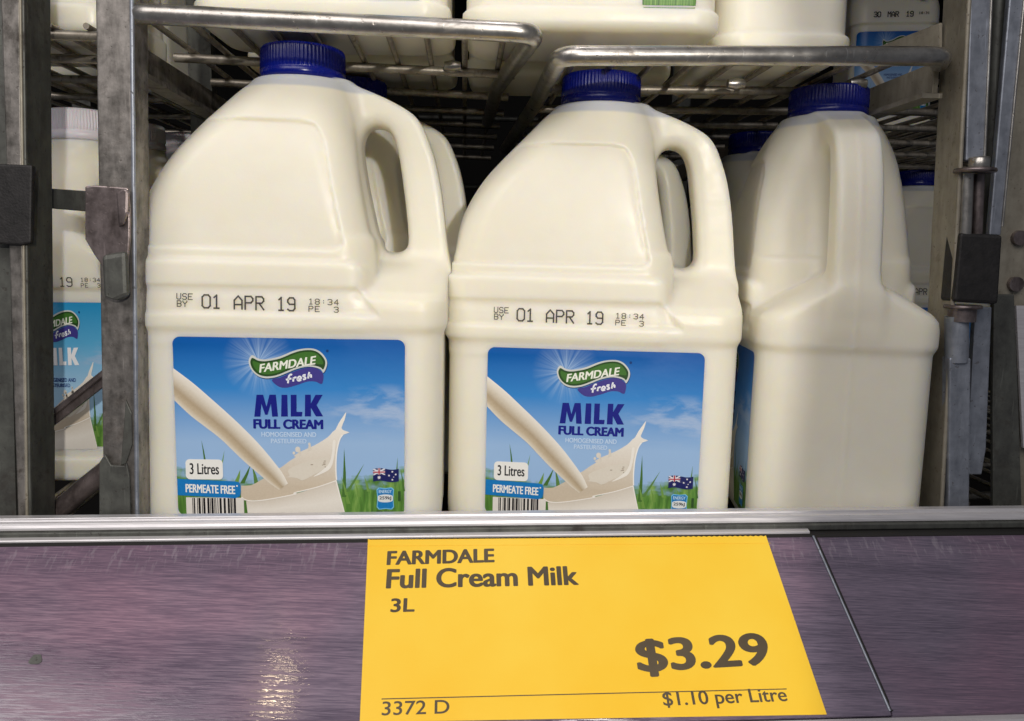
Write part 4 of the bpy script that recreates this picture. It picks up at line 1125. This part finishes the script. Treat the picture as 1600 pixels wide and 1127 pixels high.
# ------------------------------------------------------------------ shelf edge and price channel
RY = radians(3.6)
R0 = Vector((0.0, 0.395, 0.0))
RX = Vector((cos(RY), sin(RY), 0.004)).normalized(); RN = Vector((-sin(RY), cos(RY), 0))   # along, into
def rail(u, w, z): return R0 + RX * u + RN * w + EZ * z
edge = empty('shelf_edge', R0)
tag(edge, 'long metal shelf edge with dark purple price channel below the jugs', 'shelf edge')
def extrude(prof, u0, u1, name, mat, parent, smooth=False, closed=True, bevel=0, k0=0.0, k1=0.0):
    mb = MB(); n = len(prof)
    V = [rail(u0 - k0 * w, w, z) - R0 for w, z in prof] + [rail(u1 - k1 * w, w, z) - R0 for w, z in prof]
    F = [(i, (i + 1) % n, (i + 1) % n + n, i + n) for i in range(n if closed else n - 1)]
    mb.add(V, F, smooth)
    if closed:
        for off, rv in ((0, True), (n, False)):
            tr_ = tessellate_polygon([[Vector((w, z, 0)) for w, z in prof]])
            mb.add([V[off + i] for i in range(n)], [tuple(t_) for t_ in tr_])
    return mb.build(name, mat, parent, bevel=bevel)
extrude([(.011, .0088), (.0046, .0090), (.0042, .0096), (.0036, .0096), (.0033, .0086), (.0026, .0078), (.0020, .0080), (.0010, .0078), (.0002, .0070), (-.0004, .0058), (-.0006, .0046), (.0004, .0044), (.0004, -.004), (.011, -.004)], -.42, .46, 'metal_lip', M['alu'], edge, bevel=.0003)
extrude([(.0003, .0043), (-.0022, .0042), (-.0026, .0036), (-.0026, .0012), (-.0018, .0006), (.0003, .0006)], -.42, .46, 'dark_lip_face', M['post_dark'], edge, bevel=.0003)  # front face of the lip, its dark reflection put into the colour
extrude([(.0003, .0005), (-.0058, .0002), (-.0072, -.0010), (-.0060, -.0040), (.0003, -.0040)], -.42, .46, 'channel_slot', M['black'], edge)
extrude([(.003, -.0045), (.003, -.0575), (.012, -.0575), (.012, -.0045)], -.42, .46, 'rail_back', M['post_dark'], edge)
DN = Vector((-.0668, -.0575)); DL = DN.length; DN = DN / DL; UPN = Vector((DN[1], -DN[0])) * (1 if -DN[0] > 0 else -1)
C0 = Vector((-.0062, -.0004))
def ch(s_, o): q = C0 + DN * s_ + UPN * o; return (q[0], q[1])
def on_tag(px, py):
    """photo pixel -> (u, s) on the ticket plane"""
    p0 = rail(0, *ch(0, .0010)); n = RX.cross((rail(0, *ch(.08, .0010)) - p0).normalized())
    a0 = Vector((0, 0, EYE)); d = at(px, py, 1.0) - a0
    hit = a0 + d * ((p0 - a0).dot(n) / d.dot(n)); r_ = hit - p0
    dv = (rail(0, *ch(1, 0)) - rail(0, *ch(0, 0)))
    return r_.dot(RX), r_.dot(dv)
S0, S1 = on_tag(1272, 842), on_tag(1392, 1113)
SKEW = (S1[0] - S0[0]) / (S1[1] - S0[1]) / .758
SEAM = S0[0] - SKEW * .0062
# dark slot line under the lip, holders left and right of the joint
extrude([(-.0027, .0020), (-.0052, .0014), (-.0055, .0010), (-.0055, .0003), (-.0027, .0006)], -.42, SEAM, 'holder_edge', M['alu'], edge)
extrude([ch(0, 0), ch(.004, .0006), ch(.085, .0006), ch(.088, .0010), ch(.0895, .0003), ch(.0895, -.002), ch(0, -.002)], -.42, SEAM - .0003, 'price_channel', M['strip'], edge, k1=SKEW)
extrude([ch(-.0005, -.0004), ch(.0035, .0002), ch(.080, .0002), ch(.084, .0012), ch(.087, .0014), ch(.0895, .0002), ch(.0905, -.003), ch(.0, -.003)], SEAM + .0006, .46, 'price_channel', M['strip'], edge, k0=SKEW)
mb = MB(); q2, q3 = rail(S0[0] + .0011, *ch(.001, .0006)) - R0, rail(S1[0] + .0011, *ch(S1[1], .0006)) - R0
md = MB(); md.tube([q2, q3], .0007, 8); md.build('joint_gap', M['black'], edge)
q0, q1 = rail(S0[0], *ch(.001, .0010)) - R0, rail(S1[0], *ch(S1[1], .0010)) - R0
mb.tube([q0, q1], .00065, 8); mb.build('channel_joint', M['post_blue'], edge)
extrude([ch(.0900, -.001), ch(.0925, .0003), ch(.096, -.001), ch(.110, -.010), ch(.105, -.014), ch(.0905, -.004)], -.42, .46, 'bottom_lip', M['alu'], edge)

# ------------------------------------------------------------------ yellow price ticket
tk = empty('price_ticket', R0)
tag(tk, 'yellow price ticket for three litres of full cream milk slotted in the shelf edge', 'price ticket')
QC = [on_tag(575, 842), on_tag(1197, 838), on_tag(1293, 1118), on_tag(563, 1128)]
mb = MB(); top = []; n_ = 150
for k in range(n_ + 1):
    kk = k / n_; top.append((QC[0][0] * (1 - kk) + QC[1][0] * kk, QC[0][1] * (1 - kk) + QC[1][1] * kk + (.00045 if k % 2 else 0)))
bots_ = [QC[2], QC[3]]
out = top + bots_
V = [rail(u, *ch(s_, .0011)) - R0 for u, s_ in out]; V2 = [rail(u, *ch(s_, .0008)) - R0 for u, s_ in out]
tris = tessellate_polygon([[Vector((u, s_, 0)) for u, s_ in out]])
nn = len(out); nrm = RX.cross(rail(0, *ch(1, 0)) - rail(0, *ch(0, 0)))
F = []
for t_ in tris:
    nf = (V[t_[1]] - V[t_[0]]).cross(V[t_[2]] - V[t_[0]])
    F.append(tuple(t_) if nf.z > 0 else tuple(reversed(t_)))
mb.add(V, F); mb.add(V + V2, [(i, (i + 1) % nn, (i + 1) % nn + nn, i + nn) for i in range(nn)])
card = mb.build('card', M['card'], tk)
def tag_text(name, items):
    mb = MB()
    for it in items:
        if it[0] == 'line':
            _, x0, y0, x1, y1, w = it
            p, q = on_tag(x0, y0), on_tag(x1, y1)
            P = [(p[0], p[1] - w), (q[0], q[1] - w), (q[0], q[1] + w), (p[0], p[1] + w)]; F = [(0, 3, 2, 1)]
        else:
            st, x0, yb0, x1, yb1, hgt, bold = it
            p, q = on_tag(x0, yb0), on_tag(x1, yb1)
            ht = p[1] - on_tag(x0, yb0 - hgt)[1]
            Q, F = text_tris(st, 0.0)
            n10 = 1
            if bold > .01: Q, F = embolden(Q, F, bold, bold, q[0] - p[0], ht); n10 = 10
            P = [(p[0] + a_ * (q[0] - p[0]), p[1] + a_ * (q[1] - p[1]) - b_ * ht) for a_, b_ in Q]
        nq = max(len(P) // 10, 1)
        V = [rail(u, *ch(s_, .00118 + (3e-6 * (i_ // nq) if it[0] != 'line' and n10 == 10 else 0))) - R0 for i_, (u, s_) in enumerate(P)]
        F2 = []
        for q in F:
            nf = (V[q[1]] - V[q[0]]).cross(V[q[2]] - V[q[0]])
            F2.append(tuple(q) if nf.z > 0 else tuple(reversed(q)))
        mb.add(V, F2)
    return mb.build(name, M['ticket_ink'], tk)
tag_text('product_lettering', [('FARMDALE', 604, 883, 773, 879, 22, .062), ('Full Cream Milk', 603, 920, 905, 915, 31, .050), ('3L', 610, 957, 648, 956, 22, .05)])
tag_text('price_lettering', [('$3.29', 999, 1060, 1210, 1048, 60, .054)])
tag_text('unit_price_lettering', [('$1.10 per Litre', 1039, 1111, 1234, 1104, 29, .018)])
tag_text('code_lettering', [('3372 D', 597, 1118, 703, 1115, 22, .018)])
tag_text('rule', [('line', 597, 1092, 1230, 1078, .00022)])

sp_ = on_tag(57, 1028)
mb = MB(); cpt = [Vector((sp_[0] + .0026 * cos(k) * (1 + .2 * sin(3 * k)), sp_[1] + .0028 * sin(k) * (1 + .25 * cos(2 * k)), 0)) for k in np.linspace(0, 2 * pi, 14, endpoint=False)]
mb.prism([rail(q.x, *ch(q.y, .0006)) - R0 for q in cpt], UPN[1] * EZ * .0003 + RN * UPN[0] * .0003); mb.build('dirt_speck', M['post_dark'], edge)
mb = MB(); p, q = on_tag(574, 853), on_tag(1204, 850)
mb.tube([rail(p[0], *ch(p[1], .0012)) - R0, rail(q[0], *ch(q[1], .0012)) - R0], .00010, 6); mb.build('cover_edge', M['card'], tk)  # thin line standing in for the clear cover's edge over the card
